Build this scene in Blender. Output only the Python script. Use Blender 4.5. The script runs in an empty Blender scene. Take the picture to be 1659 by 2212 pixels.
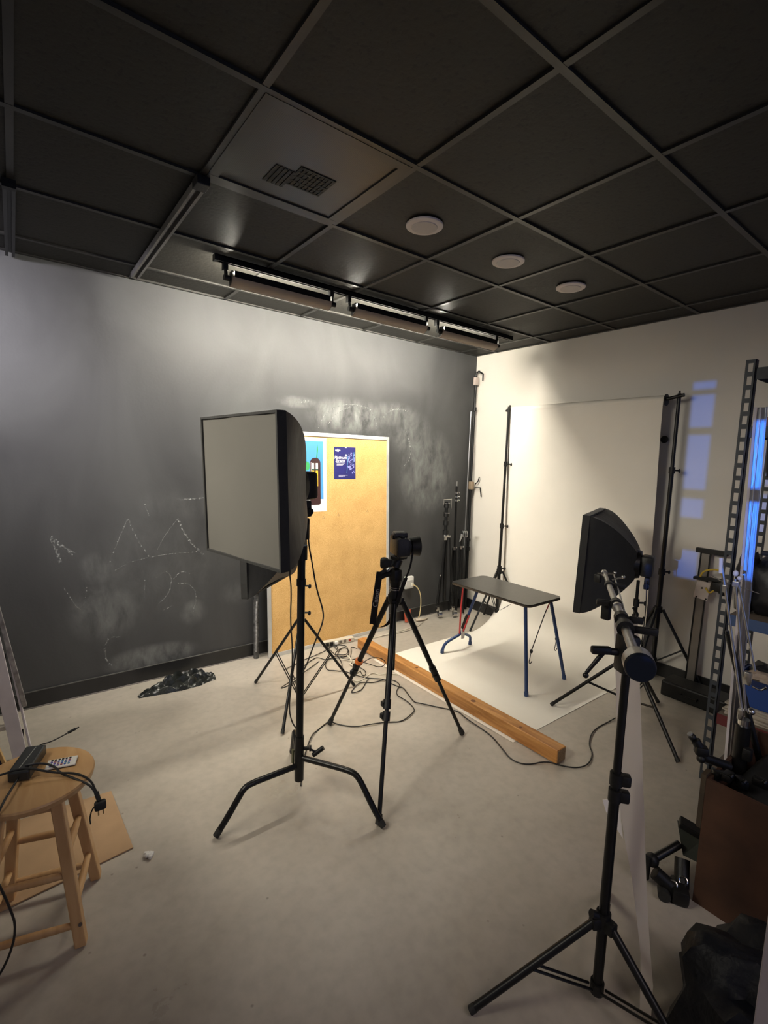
import bpy, bmesh, math, random
from mathutils import Vector, Matrix

sc = bpy.context.scene
COL = sc.collection
PI = math.pi
random.seed(7)

# ------------------------------------------------------------------ camera
FPX, YAW, PITCH, ROLL = 1038.03, 0.65620, -0.11397, 0.03117
CAM = Vector((-3.95868, -3.60126, 1.63984))
fw = Vector((math.sin(YAW)*math.cos(PITCH), math.cos(YAW)*math.cos(PITCH), math.sin(PITCH)))
rt = Vector((math.cos(YAW), -math.sin(YAW), 0)); up = rt.cross(fw)
rt2 = math.cos(ROLL)*rt + math.sin(ROLL)*up
up2 = -math.sin(ROLL)*rt + math.cos(ROLL)*up
cd = bpy.data.cameras.new('camera'); cam = bpy.data.objects.new('camera', cd); COL.objects.link(cam)
cd.sensor_fit = 'HORIZONTAL'; cd.sensor_width = 36; cd.lens = 36*FPX/1659; cd.clip_start = 0.05
m = Matrix((rt2, up2, -fw)).transposed().to_4x4(); m.translation = CAM
cam.matrix_world = m
sc.camera = cam

# ------------------------------------------------------------------ world, light, exposure
H = 2.732            # ceiling height
XL, YF = -5.2, -6.0  # left and front wall planes
w = bpy.data.worlds.new('dusk'); sc.world = w; w.use_nodes = True
bg = w.node_tree.nodes['Background']; bg.inputs[0].default_value = (0.16, 0.25, 0.55, 1); bg.inputs[1].default_value = 1.0

def area(name, loc, rot, sx, sy, power, color):
    l = bpy.data.lights.new(name, 'AREA'); l.shape = 'RECTANGLE'; l.size = sx; l.size_y = sy
    l.energy = power; l.color = color
    o = bpy.data.objects.new(name, l); COL.objects.link(o); o.location = loc; o.rotation_euler = rot
    return o
# dusk sky seen through the shop window behind the photographer, and an unseen fill lamp added behind the camera
area('window_daylight', (-2.6, YF-0.05, 1.45), (-PI/2, 0, 0), 2.6, 1.9, 11.0, (0.62, 0.62, 1.0))
area('rear_fill_lamp', (-2.9, -5.0, H-0.12), (0, 0, 0), 1.2, 1.2, 15.0, (1.0, 0.84, 0.80))
lr = area('left_fill_lamp', (-4.9, -1.45, 2.45), (Vector((-1.3, -0.85, 0.35))-Vector((-4.9, -1.45, 2.45))).to_track_quat('-Z', 'Y').to_euler(), 2.0, 0.6, 18.0, (1.0, 0.93, 0.78))  # unseen fill lamp added at the left to brighten the middle of the room
lr.data.spread = math.radians(76)
# small unseen lamp added to brighten the left part of the black wall
lw = area('left_wall_fill', (-4.95, -0.85, 2.62), (Vector((-3.9, 0.0, 2.1))-Vector((-4.95, -0.85, 2.62))).to_track_quat('-Z', 'Y').to_euler(), 0.5, 0.12, 12.0, (0.95, 0.90, 1.0))
lw.data.spread = math.radians(85)
# low blue sun lamp added to throw blue patches through the wall slits
sl = bpy.data.lights.new('blue_patch_light', 'SUN'); sl.energy = 0.85; sl.angle = 0.006; sl.color = (0.03, 0.20, 1.0)
so = bpy.data.objects.new('blue_patch_light', sl); COL.objects.link(so)
so.rotation_euler = Vector((1, 0.2, -0.02)).to_track_quat('-Z', 'Y').to_euler()
TUBE = 410.0

sc.view_settings.view_transform = 'Standard'; sc.view_settings.look = 'None'
sc.view_settings.exposure = 0.45; sc.view_settings.gamma = 1.0; sc.view_settings.use_curve_mapping = False
sc.cycles.use_denoising = True
sc.cycles.max_bounces = 8; sc.cycles.diffuse_bounces = 5; sc.cycles.glossy_bounces = 4
sc.cycles.sample_clamp_indirect = 4.0
sc.cycles.caustics_reflective = False; sc.cycles.caustics_refractive = False

# ------------------------------------------------------------------ materials
MATS = {}
def srgb(r, g, b):
    f = lambda c: (c/255/12.92) if c/255 <= 0.04045 else ((c/255+0.055)/1.055)**2.4
    return (f(r), f(g), f(b), 1)
def mat(name, col, rough=0.5, metal=0.0, noise=0.0, scale=20.0, bump=0.0, bscale=None, spec=0.5, stretch=None, emit=None, trans=0.0, sheen=0.0):
    if name in MATS: return MATS[name]
    m = bpy.data.materials.new(name); m.use_nodes = True; nt = m.node_tree; N = nt.nodes; L = nt.links
    b = N['Principled BSDF']; b.inputs['Base Color'].default_value = col
    b.inputs['Roughness'].default_value = rough; b.inputs['Metallic'].default_value = metal
    b.inputs['Specular IOR Level'].default_value = spec
    if sheen: b.inputs['Sheen Weight'].default_value = sheen
    if trans: b.inputs['Transmission Weight'].default_value = trans
    tc = N.new('ShaderNodeTexCoord'); mp = N.new('ShaderNodeMapping'); L.new(tc.outputs['Object'], mp.inputs['Vector'])
    if stretch: mp.inputs['Scale'].default_value = stretch
    if noise:
        n = N.new('ShaderNodeTexNoise'); n.inputs['Scale'].default_value = scale; n.inputs['Detail'].default_value = 5
        L.new(mp.outputs[0], n.inputs['Vector'])
        r = N.new('ShaderNodeValToRGB'); r.color_ramp.elements[0].position = 0.3; r.color_ramp.elements[1].position = 0.7
        r.color_ramp.elements[0].color = (*[c*(1-noise) for c in col[:3]], 1)
        r.color_ramp.elements[1].color = (*[min(1, c*(1+noise)) for c in col[:3]], 1)
        L.new(n.outputs['Fac'], r.inputs[0]); L.new(r.outputs[0], b.inputs['Base Color'])
    if bump:
        n2 = N.new('ShaderNodeTexNoise'); n2.inputs['Scale'].default_value = bscale or scale*3; n2.inputs['Detail'].default_value = 4
        L.new(mp.outputs[0], n2.inputs['Vector'])
        bp = N.new('ShaderNodeBump'); bp.inputs['Strength'].default_value = bump; bp.inputs['Distance'].default_value = 0.01
        L.new(n2.outputs['Fac'], bp.inputs['Height']); L.new(bp.outputs[0], b.inputs['Normal'])
    if emit:
        b.inputs['Emission Color'].default_value = emit[0]; b.inputs['Emission Strength'].default_value = emit[1]
    MATS[name] = m
    return m

def math_node(N, op, a=None, b=None, c=None):
    n = N.new('ShaderNodeMath'); n.operation = op
    for i, v in enumerate((a, b, c)):
        if isinstance(v, (int, float)): n.inputs[i].default_value = v
    return n

black_metal = mat('black_metal', (0.006, 0.006, 0.006, 1), 0.36, 0.0, 0.3, 30, spec=0.32)
black_plastic = mat('black_plastic', (0.007, 0.007, 0.007, 1), 0.48, 0, 0.2, 40, 0.1, 150, spec=0.35)
black_rubber = mat('black_rubber', (0.014, 0.014, 0.013, 1), 0.7, 0, 0.3, 60)
chrome = mat('chrome', (0.62, 0.61, 0.58, 1), 0.22, 1.0, 0.1, 30)
alu = mat('aluminium', (0.46, 0.46, 0.46, 1), 0.33, 1.0, 0.12, 40, 0.05, 200, stretch=(1, 1, 0.1))
grey_steel = mat('grey_steel', (0.030, 0.036, 0.044, 1), 0.5, 0.1, 0.3, 25)
white_plastic = mat('white_plastic', (0.72, 0.70, 0.66, 1), 0.4, 0, 0.05, 20)
white_paint = mat('white_paint', (0.62, 0.58, 0.60, 1), 0.45, 0, 0.08, 12)
fabric_black = mat('black_fabric', (0.008, 0.008, 0.0075, 1), 0.7, 0, 0.35, 8, 0.5, 14, sheen=0.1)
fabric_brown = mat('dark_softbox_fabric', (0.042, 0.037, 0.030, 1), 0.5, 0, 0.35, 9, 0.6, 12, sheen=0.1, stretch=(1, 1, 0.35))
diffuser_mat = mat('diffuser_cloth', (0.080, 0.076, 0.068, 1), 0.8, 0, 0.05, 3, 0.15, 5)
blue_metal = mat('blue_metal', (0.018, 0.045, 0.135, 1), 0.38, 0, 0.15, 20)
red_metal = mat('red_metal', (0.50, 0.035, 0.04, 1), 0.4, 0, 0.1, 20)
table_black = mat('table_black', (0.020, 0.019, 0.018, 1), 0.30, 0, 0.5, 5, 0.05, 60)
edge_wood = mat('table_edge', (0.055, 0.042, 0.030, 1), 0.6, 0, 0.3, 30)
orange = mat('orange_plastic', (0.50, 0.12, 0.015, 1), 0.5, 0, 0.1, 20)
cable_black = mat('cable_black', (0.012, 0.012, 0.012, 1), 0.5)
cable_white = mat('cable_white', (0.62, 0.58, 0.48, 1), 0.5)
cable_yellow = mat('cable_yellow', (0.60, 0.42, 0.04, 1), 0.5)
paper_white = mat('seamless_paper', (0.80, 0.76, 0.68, 1), 0.85, 0, 0.03, 2.5, 0.05, 6, spec=0.2)
foam_white = mat('foam_board', (0.80, 0.75, 0.70, 1), 0.8, 0, 0.05, 4, 0.1, 8, stretch=(1, 1, 0.2))
cardboard = mat('cardboard', (0.42, 0.27, 0.15, 1), 0.85, 0, 0.08, 8)
crate_wood = mat('crate_board', (0.065, 0.028, 0.013, 1), 0.7, 0, 0.3, 7, 0.1, 40)
pine_dark = mat('dark_flange', (0.05, 0.035, 0.02, 1), 0.6, 0, 0.2, 12)

def wood(name, c1, c2, stretch, scale=6):
    m = bpy.data.materials.new(name); m.use_nodes = True; nt = m.node_tree; N = nt.nodes; L = nt.links; b = N['Principled BSDF']
    tc = N.new('ShaderNodeTexCoord'); mp = N.new('ShaderNodeMapping'); mp.inputs['Scale'].default_value = stretch
    L.new(tc.outputs['Object'], mp.inputs['Vector'])
    n = N.new('ShaderNodeTexNoise'); n.inputs['Scale'].default_value = scale; n.inputs['Detail'].default_value = 6; n.inputs['Distortion'].default_value = 1.2
    L.new(mp.outputs[0], n.inputs['Vector'])
    r = N.new('ShaderNodeValToRGB'); r.color_ramp.elements[0].position = 0.32; r.color_ramp.elements[1].position = 0.68
    r.color_ramp.elements[0].color = (*c1, 1); r.color_ramp.elements[1].color = (*c2, 1)
    L.new(n.outputs['Fac'], r.inputs[0]); L.new(r.outputs[0], b.inputs['Base Color'])
    b.inputs['Roughness'].default_value = 0.45
    bp = N.new('ShaderNodeBump'); bp.inputs['Strength'].default_value = 0.15; L.new(n.outputs['Fac'], bp.inputs['Height']); L.new(bp.outputs[0], b.inputs['Normal'])
    return m
plank_wood = wood('plank_wood', (0.33, 0.13, 0.030), (0.60, 0.30, 0.095), (9, 0.7, 9), 3)
stool_wood = wood('stool_wood', (0.46, 0.26, 0.105), (0.58, 0.36, 0.17), (8, 1.2, 1.2), 2.5)
frame_wood = wood('frame_wood', (0.50, 0.30, 0.10), (0.62, 0.42, 0.18), (8, 8, 1), 3)

def concrete():
    m = bpy.data.materials.new('polished_concrete'); m.use_nodes = True; nt = m.node_tree; N = nt.nodes; L = nt.links; b = N['Principled BSDF']
    tc = N.new('ShaderNodeTexCoord')
    n1 = N.new('ShaderNodeTexNoise'); n1.inputs['Scale'].default_value = 1.6; n1.inputs['Detail'].default_value = 9; n1.inputs['Roughness'].default_value = 0.6
    L.new(tc.outputs['Object'], n1.inputs['Vector'])
    r1 = N.new('ShaderNodeValToRGB'); r1.color_ramp.elements[0].position = 0.3; r1.color_ramp.elements[1].position = 0.72
    r1.color_ramp.elements[0].color = (0.37, 0.33, 0.275, 1); r1.color_ramp.elements[1].color = (0.50, 0.45, 0.385, 1)
    L.new(n1.outputs['Fac'], r1.inputs[0])
    n2 = N.new('ShaderNodeTexNoise'); n2.inputs['Scale'].default_value = 22; n2.inputs['Detail'].default_value = 6
    L.new(tc.outputs['Object'], n2.inputs['Vector'])
    r2 = N.new('ShaderNodeValToRGB'); r2.color_ramp.elements[0].position = 0.25; r2.color_ramp.elements[1].position = 0.6
    r2.color_ramp.elements[0].color = (0.72, 0.72, 0.72, 1); r2.color_ramp.elements[1].color = (1, 1, 1, 1)
    L.new(n2.outputs['Fac'], r2.inputs[0])
    mx = N.new('ShaderNodeMix'); mx.data_type = 'RGBA'; mx.blend_type = 'MULTIPLY'; mx.inputs[0].default_value = 0.45
    L.new(r1.outputs[0], mx.inputs[6]); L.new(r2.outputs[0], mx.inputs[7])
    # small dark specks and stains
    v = N.new('ShaderNodeTexVoronoi'); v.inputs['Scale'].default_value = 9; L.new(tc.outputs['Object'], v.inputs['Vector'])
    r3 = N.new('ShaderNodeValToRGB'); r3.color_ramp.elements[0].position = 0.02; r3.color_ramp.elements[1].position = 0.06
    r3.color_ramp.elements[0].color = (0.45, 0.42, 0.4, 1); r3.color_ramp.elements[1].color = (1, 1, 1, 1)
    L.new(v.outputs['Distance'], r3.inputs[0])
    mx2 = N.new('ShaderNodeMix'); mx2.data_type = 'RGBA'; mx2.blend_type = 'MULTIPLY'; mx2.inputs[0].default_value = 0.7
    L.new(mx.outputs[2], mx2.inputs[6]); L.new(r3.outputs[0], mx2.inputs[7]); L.new(mx2.outputs[2], b.inputs['Base Color'])
    rr = N.new('ShaderNodeMapRange'); rr.inputs[1].default_value = 0.3; rr.inputs[2].default_value = 0.7; rr.inputs[3].default_value = 0.26; rr.inputs[4].default_value = 0.40
    L.new(n1.outputs['Fac'], rr.inputs[0]); L.new(rr.outputs[0], b.inputs['Roughness'])
    bp = N.new('ShaderNodeBump'); bp.inputs['Strength'].default_value = 0.06; bp.inputs['Distance'].default_value = 0.01
    L.new(n2.outputs['Fac'], bp.inputs['Height']); L.new(bp.outputs[0], b.inputs['Normal'])
    return m

def chalk_wall():
    m = bpy.data.materials.new('blackboard_paint'); m.use_nodes = True; nt = m.node_tree; N = nt.nodes; L = nt.links; b = N['Principled BSDF']
    geo = N.new('ShaderNodeNewGeometry'); sep = N.new('ShaderNodeSeparateXYZ'); L.new(geo.outputs['Position'], sep.inputs[0])
    mp = N.new('ShaderNodeMapping'); mp.inputs['Scale'].default_value = (1, 1, 0.45); L.new(geo.outputs['Position'], mp.inputs['Vector'])
    n1 = N.new('ShaderNodeTexNoise'); n1.inputs['Scale'].default_value = 2.2; n1.inputs['Detail'].default_value = 8; n1.inputs['Distortion'].default_value = 0.8
    L.new(mp.outputs[0], n1.inputs['Vector'])
    n3 = N.new('ShaderNodeTexNoise'); n3.inputs['Scale'].default_value = 5.5; n3.inputs['Detail'].default_value = 12; n3.inputs['Roughness'].default_value = 0.66; n3.inputs['Distortion'].default_value = 0.35
    mp3 = N.new('ShaderNodeMapping'); mp3.inputs['Scale'].default_value = (1.5, 1, 0.75); mp3.inputs['Rotation'].default_value = (0, 0.5, 0); L.new(geo.outputs['Position'], mp3.inputs['Vector']); L.new(mp3.outputs[0], n3.inputs['Vector'])
    # rubbed chalk clouds: (x, z, radius x, radius z, amount)
    blobs = [(-1.60, 1.98, 0.42, 0.16, 1.1), (-1.1, 2.03, 0.34, 0.12, 0.7), (-2.1, 2.06, 0.20, 0.05, 0.7),
             (-0.66, 1.50, 0.38, 0.42, 0.8), (-0.85, 1.85, 0.30, 0.22, 0.6), (-3.23, 0.17, 0.30, 0.09, 1.0), (-3.52, 0.55, 0.22, 0.2, 0.55), (-2.95, 0.45, 0.10, 0.10, 0.5),
             (-3.55, 0.85, 0.12, 0.12, 0.45), (-1.45, 1.90, 0.55, 0.2, 0.3), (-3.2, 0.8, 0.5, 0.4, 0.16), (-3.0, 1.25, 0.35, 0.12, 0.15), (-2.6, 0.55, 0.16, 0.1, 0.3)]
    acc = None
    for x, z, rx, rz, a in blobs:
        dx = math_node(N, 'SUBTRACT', None, x); L.new(sep.outputs['X'], dx.inputs[0])
        dx2 = math_node(N, 'DIVIDE', None, rx); L.new(dx.outputs[0], dx2.inputs[0])
        dz = math_node(N, 'SUBTRACT', None, z); L.new(sep.outputs['Z'], dz.inputs[0])
        dz2 = math_node(N, 'DIVIDE', None, rz); L.new(dz.outputs[0], dz2.inputs[0])
        px = math_node(N, 'MULTIPLY'); L.new(dx2.outputs[0], px.inputs[0]); L.new(dx2.outputs[0], px.inputs[1])
        pz = math_node(N, 'MULTIPLY_ADD'); L.new(dz2.outputs[0], pz.inputs[0]); L.new(dz2.outputs[0], pz.inputs[1]); L.new(px.outputs[0], pz.inputs[2])
        mr = N.new('ShaderNodeMapRange'); mr.interpolation_type = 'SMOOTHSTEP'
        mr.inputs[1].default_value = 0.0; mr.inputs[2].default_value = 1.4; mr.inputs[3].default_value = a; mr.inputs[4].default_value = 0
        L.new(pz.outputs[0], mr.inputs[0])
        if acc is None: acc = mr
        else:
            s = math_node(N, 'MAXIMUM'); L.new(acc.outputs[0], s.inputs[0]); L.new(mr.outputs[0], s.inputs[1]); acc = s
    nr = N.new('ShaderNodeMapRange'); nr.inputs[1].default_value = 0.36; nr.inputs[2].default_value = 0.95
    L.new(n3.outputs['Fac'], nr.inputs[0])
    sm = math_node(N, 'MULTIPLY'); L.new(acc.outputs[0], sm.inputs[0]); L.new(nr.outputs[0], sm.inputs[1])
    base = N.new('ShaderNodeMapRange'); base.inputs[1].default_value = 0.3; base.inputs[2].default_value = 0.8; base.inputs[3].default_value = 0.0; base.inputs[4].default_value = 0.13
    L.new(n1.outputs['Fac'], base.inputs[0])
    tot = math_node(N, 'ADD'); L.new(sm.outputs[0], tot.inputs[0]); L.new(base.outputs[0], tot.inputs[1])
    mx = N.new('ShaderNodeMix'); mx.data_type = 'RGBA'; mx.inputs[6].default_value = (0.0260, 0.0262, 0.0278, 1); mx.inputs[7].default_value = (0.30, 0.31, 0.30, 1)
    L.new(tot.outputs[0], mx.inputs[0]); L.new(mx.outputs[2], b.inputs['Base Color'])
    rr = N.new('ShaderNodeMapRange'); rr.inputs[3].default_value = 0.56; rr.inputs[4].default_value = 0.70; L.new(n1.outputs['Fac'], rr.inputs[0])
    L.new(rr.outputs[0], b.inputs['Roughness'])
    b.inputs['Specular IOR Level'].default_value = 0.62
    bp = N.new('ShaderNodeBump'); bp.inputs['Strength'].default_value = 0.05; bp.inputs['Distance'].default_value = 0.01
    n4 = N.new('ShaderNodeTexNoise'); n4.inputs['Scale'].default_value = 60; L.new(geo.outputs['Position'], n4.inputs['Vector'])
    L.new(n4.outputs['Fac'], bp.inputs['Height']); L.new(bp.outputs[0], b.inputs['Normal'])
    return m

def chalk_stroke_mat():
    m = bpy.data.materials.new('chalk_stroke'); m.use_nodes = True; nt = m.node_tree; N = nt.nodes; L = nt.links; b = N['Principled BSDF']
    b.inputs['Base Color'].default_value = (0.32, 0.33, 0.32, 1); b.inputs['Roughness'].default_value = 0.95
    geo = N.new('ShaderNodeNewGeometry'); n = N.new('ShaderNodeTexNoise'); n.inputs['Scale'].default_value = 70; n.inputs['Detail'].default_value = 4
    L.new(geo.outputs['Position'], n.inputs['Vector'])
    r = N.new('ShaderNodeMapRange'); r.inputs[1].default_value = 0.46; r.inputs[2].default_value = 0.66; r.inputs[3].default_value = 0.0; r.inputs[4].default_value = 0.8
    L.new(n.outputs['Fac'], r.inputs[0]); L.new(r.outputs[0], b.inputs['Alpha'])
    return m

def cork_mat():
    m = bpy.data.materials.new('cork'); m.use_nodes = True; nt = m.node_tree; N = nt.nodes; L = nt.links; b = N['Principled BSDF']
    tc = N.new('ShaderNodeTexCoord'); n = N.new('ShaderNodeTexNoise'); n.inputs['Scale'].default_value = 180; n.inputs['Detail'].default_value = 3
    L.new(tc.outputs['Object'], n.inputs['Vector'])
    n2 = N.new('ShaderNodeTexNoise'); n2.inputs['Scale'].default_value = 6; n2.inputs['Detail'].default_value = 5; L.new(tc.outputs['Object'], n2.inputs['Vector'])
    r = N.new('ShaderNodeValToRGB'); r.color_ramp.elements[0].position = 0.35; r.color_ramp.elements[1].position = 0.65
    r.color_ramp.elements[0].color = (0.60, 0.355, 0.125, 1); r.color_ramp.elements[1].color = (0.74, 0.475, 0.195, 1)
    L.new(n.outputs['Fac'], r.inputs[0])
    r2 = N.new('ShaderNodeValToRGB'); r2.color_ramp.elements[0].position = 0.3; r2.color_ramp.elements[0].color = (0.86, 0.84, 0.8, 1); r2.color_ramp.elements[1].position = 0.6
    L.new(n2.outputs['Fac'], r2.inputs[0])
    mx = N.new('ShaderNodeMix'); mx.data_type = 'RGBA'; mx.blend_type = 'MULTIPLY'; mx.inputs[0].default_value = 1
    L.new(r.outputs[0], mx.inputs[6]); L.new(r2.outputs[0], mx.inputs[7]); L.new(mx.outputs[2], b.inputs['Base Color'])
    b.inputs['Roughness'].default_value = 0.8
    b.inputs['Specular IOR Level'].default_value = 0.2
    return m

def ceiling_mat():
    m = bpy.data.materials.new('black_ceiling_tile'); m.use_nodes = True; nt = m.node_tree; N = nt.nodes; L = nt.links; b = N['Principled BSDF']
    geo = N.new('ShaderNodeNewGeometry'); n = N.new('ShaderNodeTexNoise'); n.inputs['Scale'].default_value = 55; n.inputs['Detail'].default_value = 4
    L.new(geo.outputs['Position'], n.inputs['Vector'])
    r = N.new('ShaderNodeValToRGB'); r.color_ramp.elements[0].position = 0.33; r.color_ramp.elements[1].position = 0.42
    r.color_ramp.elements[0].color = (0.006, 0.006, 0.006, 1); r.color_ramp.elements[1].color = (0.015, 0.0142, 0.0115, 1)
    L.new(n.outputs['Fac'], r.inputs[0]); L.new(r.outputs[0], b.inputs['Base Color'])
    b.inputs['Roughness'].default_value = 0.62; b.inputs['Specular IOR Level'].default_value = 0.35
    bp = N.new('ShaderNodeBump'); bp.inputs['Strength'].default_value = 0.35; bp.inputs['Distance'].default_value = 0.004
    L.new(n.outputs['Fac'], bp.inputs['Height']); L.new(bp.outputs[0], b.inputs['Normal'])
    return m

M_floor, M_black, M_chalk, M_cork, M_ceil = concrete(), chalk_wall(), chalk_stroke_mat(), cork_mat(), ceiling_mat()
M_white = mat('white_wall', (0.70, 0.66, 0.59, 1), 0.42, 0, 0.03, 1.5, 0.04, 90)
M_base = mat('black_baseboard', (0.016, 0.016, 0.016, 1), 0.38, 0, 0.3, 6)
M_grid = mat('ceiling_grid_paint', (0.021, 0.020, 0.018, 1), 0.42, 0, 0.4, 6)

# ------------------------------------------------------------------ mesh helpers
def V(*a): return Vector(a)
class MB:
    def __init__(self): self.bm = bmesh.new(); self.M = Matrix.Identity(4)
    def _add(self, verts, faces):
        vs = [self.bm.verts.new(self.M @ Vector(v)) for v in verts]
        for f in faces:
            try: self.bm.faces.new([vs[i] for i in f])
            except ValueError: pass
        return vs
    def box(self, c, s, R=None, bev=0.0):
        hx, hy, hz = s[0]/2, s[1]/2, s[2]/2; c = Vector(c)
        if bev > 0:
            tmp = bmesh.new(); bmesh.ops.create_cube(tmp, size=1)
            bmesh.ops.scale(tmp, vec=s, verts=tmp.verts)
            bmesh.ops.bevel(tmp, geom=tmp.edges[:], offset=bev, segments=2, profile=0.5, affect='EDGES')
            tmp.verts.ensure_lookup_table(); tmp.verts.index_update()
            vs = [(R @ v.co if R else v.co) + c for v in tmp.verts]
            self._add(vs, [[v.index for v in f.verts] for f in tmp.faces]); tmp.free(); return self
        vs = [Vector((x, y, z)) for x in (-hx, hx) for y in (-hy, hy) for z in (-hz, hz)]
        vs = [(R @ v if R else v) + c for v in vs]
        self._add(vs, [(0, 1, 3, 2), (4, 6, 7, 5), (0, 4, 5, 1), (2, 3, 7, 6), (0, 2, 6, 4), (1, 5, 7, 3)]); return self
    def bb(self, x0, x1, y0, y1, z0, z1, bev=0.0):
        return self.box(((x0+x1)/2, (y0+y1)/2, (z0+z1)/2), (abs(x1-x0), abs(y1-y0), abs(z1-z0)), None, bev)
    def cyl(self, a, b, r0, r1=None, n=16, cap=True):
        a, b = Vector(a), Vector(b); r1 = r0 if r1 is None else r1
        d = (b-a).normalized(); u = d.orthogonal().normalized(); v = d.cross(u)
        vs = []
        for p, r in ((a, r0), (b, r1)):
            for i in range(n):
                t = 2*PI*i/n; vs.append(p + r*(math.cos(t)*u + math.sin(t)*v))
        fs = [(i, (i+1) % n, n+(i+1) % n, n+i) for i in range(n)]
        if cap: fs += [tuple(range(n))[::-1], tuple(range(n, 2*n))]
        self._add(vs, fs); return self
    def lathe(self, a, b, prof, n=20):
        # prof: list of (t along a->b in metres, radius)
        a, b = Vector(a), Vector(b); d = (b-a).normalized(); u = d.orthogonal().normalized(); v = d.cross(u)
        vs = []
        for t0, r in prof:
            for i in range(n):
                t = 2*PI*i/n; vs.append(a + d*t0 + r*(math.cos(t)*u + math.sin(t)*v))
        fs = []
        for k in range(len(prof)-1):
            fs += [(k*n+i, k*n+(i+1) % n, (k+1)*n+(i+1) % n, (k+1)*n+i) for i in range(n)]
        fs += [tuple(range(n))[::-1], tuple(range((len(prof)-1)*n, len(prof)*n))]
        self._add(vs, fs); return self
    def tube(self, pts, r, n=8, smooth=0, rr=None):
        pts = [Vector(p) for p in pts]
        for _ in range(smooth):
            q = [pts[0]]
            for i in range(len(pts)-1):
                q += [pts[i]*0.75+pts[i+1]*0.25, pts[i]*0.25+pts[i+1]*0.75]
            q.append(pts[-1]); pts = q
        vs = []; u = None
        for i, p in enumerate(pts):
            d = (pts[min(i+1, len(pts)-1)] - pts[max(i-1, 0)])
            if d.length < 1e-9: d = Vector((0, 0, 1))
            d.normalize()
            u = d.orthogonal().normalized() if u is None else (u - d*u.dot(d)).normalized()
            v = d.cross(u); R = r if rr is None else rr(i/(len(pts)-1))
            for k in range(n):
                t = 2*PI*k/n; vs.append(p + R*(math.cos(t)*u + math.sin(t)*v))
        fs = []
        for i in range(len(pts)-1):
            fs += [(i*n+k, i*n+(k+1) % n, (i+1)*n+(k+1) % n, (i+1)*n+k) for k in range(n)]
        fs += [tuple(range(n))[::-1], tuple(range((len(pts)-1)*n, len(pts)*n))]
        self._add(vs, fs); return self
    def ball(self, c, r, s=(1, 1, 1), n=12):
        c = Vector(c); vs = [c + Vector((0, 0, r*s[2]))]
        for i in range(1, n//2+1-0):
            th = PI*i/(n//2+1)
            for k in range(n):
                ph = 2*PI*k/n; vs.append(c + Vector((r*s[0]*math.sin(th)*math.cos(ph), r*s[1]*math.sin(th)*math.sin(ph), r*s[2]*math.cos(th))))
        vs.append(c - Vector((0, 0, r*s[2]))); R = n//2
        fs = [(0, 1+k, 1+(k+1) % n) for k in range(n)]
        for i in range(R-1):
            fs += [(1+i*n+k, 1+(i+1)*n+k, 1+(i+1)*n+(k+1) % n, 1+i*n+(k+1) % n) for k in range(n)]
        fs += [(len(vs)-1, 1+(R-1)*n+(k+1) % n, 1+(R-1)*n+k) for k in range(n)]
        self._add(vs, fs); return self
    def prism(self, poly, d):
        # poly: 3D points, extruded by vector d
        poly = [Vector(p) for p in poly]; d = Vector(d); n = len(poly)
        vs = poly + [p+d for p in poly]
        self._add(vs, [tuple(range(n))[::-1], tuple(range(n, 2*n))] + [(i, (i+1) % n, n+(i+1) % n, n+i) for i in range(n)]); return self
    def grid(self, rows):
        n = len(rows[0]); vs = [p for r in rows for p in r]
        self._add(vs, [(i*n+j, i*n+j+1, (i+1)*n+j+1, (i+1)*n+j) for i in range(len(rows)-1) for j in range(n-1)]); return self
    def build(self, name, material, parent=None, smooth=False, origin=None):
        bmesh.ops.recalc_face_normals(self.bm, faces=self.bm.faces)
        o0 = Vector(origin) if origin is not None else (parent_world(parent) if parent else Vector((0, 0, 0)))
        bmesh.ops.translate(self.bm, vec=-o0, verts=self.bm.verts)
        me = bpy.data.meshes.new(name); self.bm.to_mesh(me); self.bm.free()
        me.materials.append(material)
        if smooth:
            for p in me.polygons: p.use_smooth = True
            me.set_sharp_from_angle(angle=math.radians(38))
        o = bpy.data.objects.new(name, me); COL.objects.link(o)
        if parent: o.parent = parent; o.location = o0 - parent_world(parent)
        else: o.location = o0
        return o
def parent_world(p):
    v = Vector((0, 0, 0))
    while p: v += p.location; p = p.parent
    return v
def tag(o, label=None, cat=None, group=None, kind=None):
    if label: o['label'] = label
    if cat: o['category'] = cat
    if group: o['group'] = group
    if kind: o['kind'] = kind
    return o
def thing(name, label, cat, loc, group=None):
    o = bpy.data.objects.new(name, None); COL.objects.link(o); o.location = loc; o.empty_display_size = 0.05
    return tag(o, label, cat, group)
def struct(mb, name, material, origin=None):
    return tag(mb.build(name, material, None, origin=origin), kind='structure')
def copy_tree(o, loc=None, parent=None):
    c = o.copy(); COL.objects.link(c)
    if parent: c.parent = parent
    if loc is not None: c.location = loc
    for ch in o.children: copy_tree(ch, None, c)
    return c
def text_mesh(name, body, size, M, material, parent, extrude=0.0004, bold=0.0, shear=0.0):
    cu = bpy.data.curves.new(name, 'FONT'); cu.body = body; cu.size = size; cu.extrude = extrude; cu.align_x = 'CENTER'; cu.align_y = 'CENTER'; cu.offset = bold; cu.shear = shear; cu.resolution_u = 3
    t = bpy.data.objects.new(name, cu); COL.objects.link(t)
    dg = bpy.context.evaluated_depsgraph_get()
    me = bpy.data.meshes.new_from_object(t.evaluated_get(dg)); bpy.data.objects.remove(t)
    pw = parent_world(parent)
    me.transform(Matrix.Translation(-pw) @ M); me.materials.clear(); me.materials.append(material)
    o = bpy.data.objects.new(name, me); COL.objects.link(o); o.parent = parent
    return o
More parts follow.
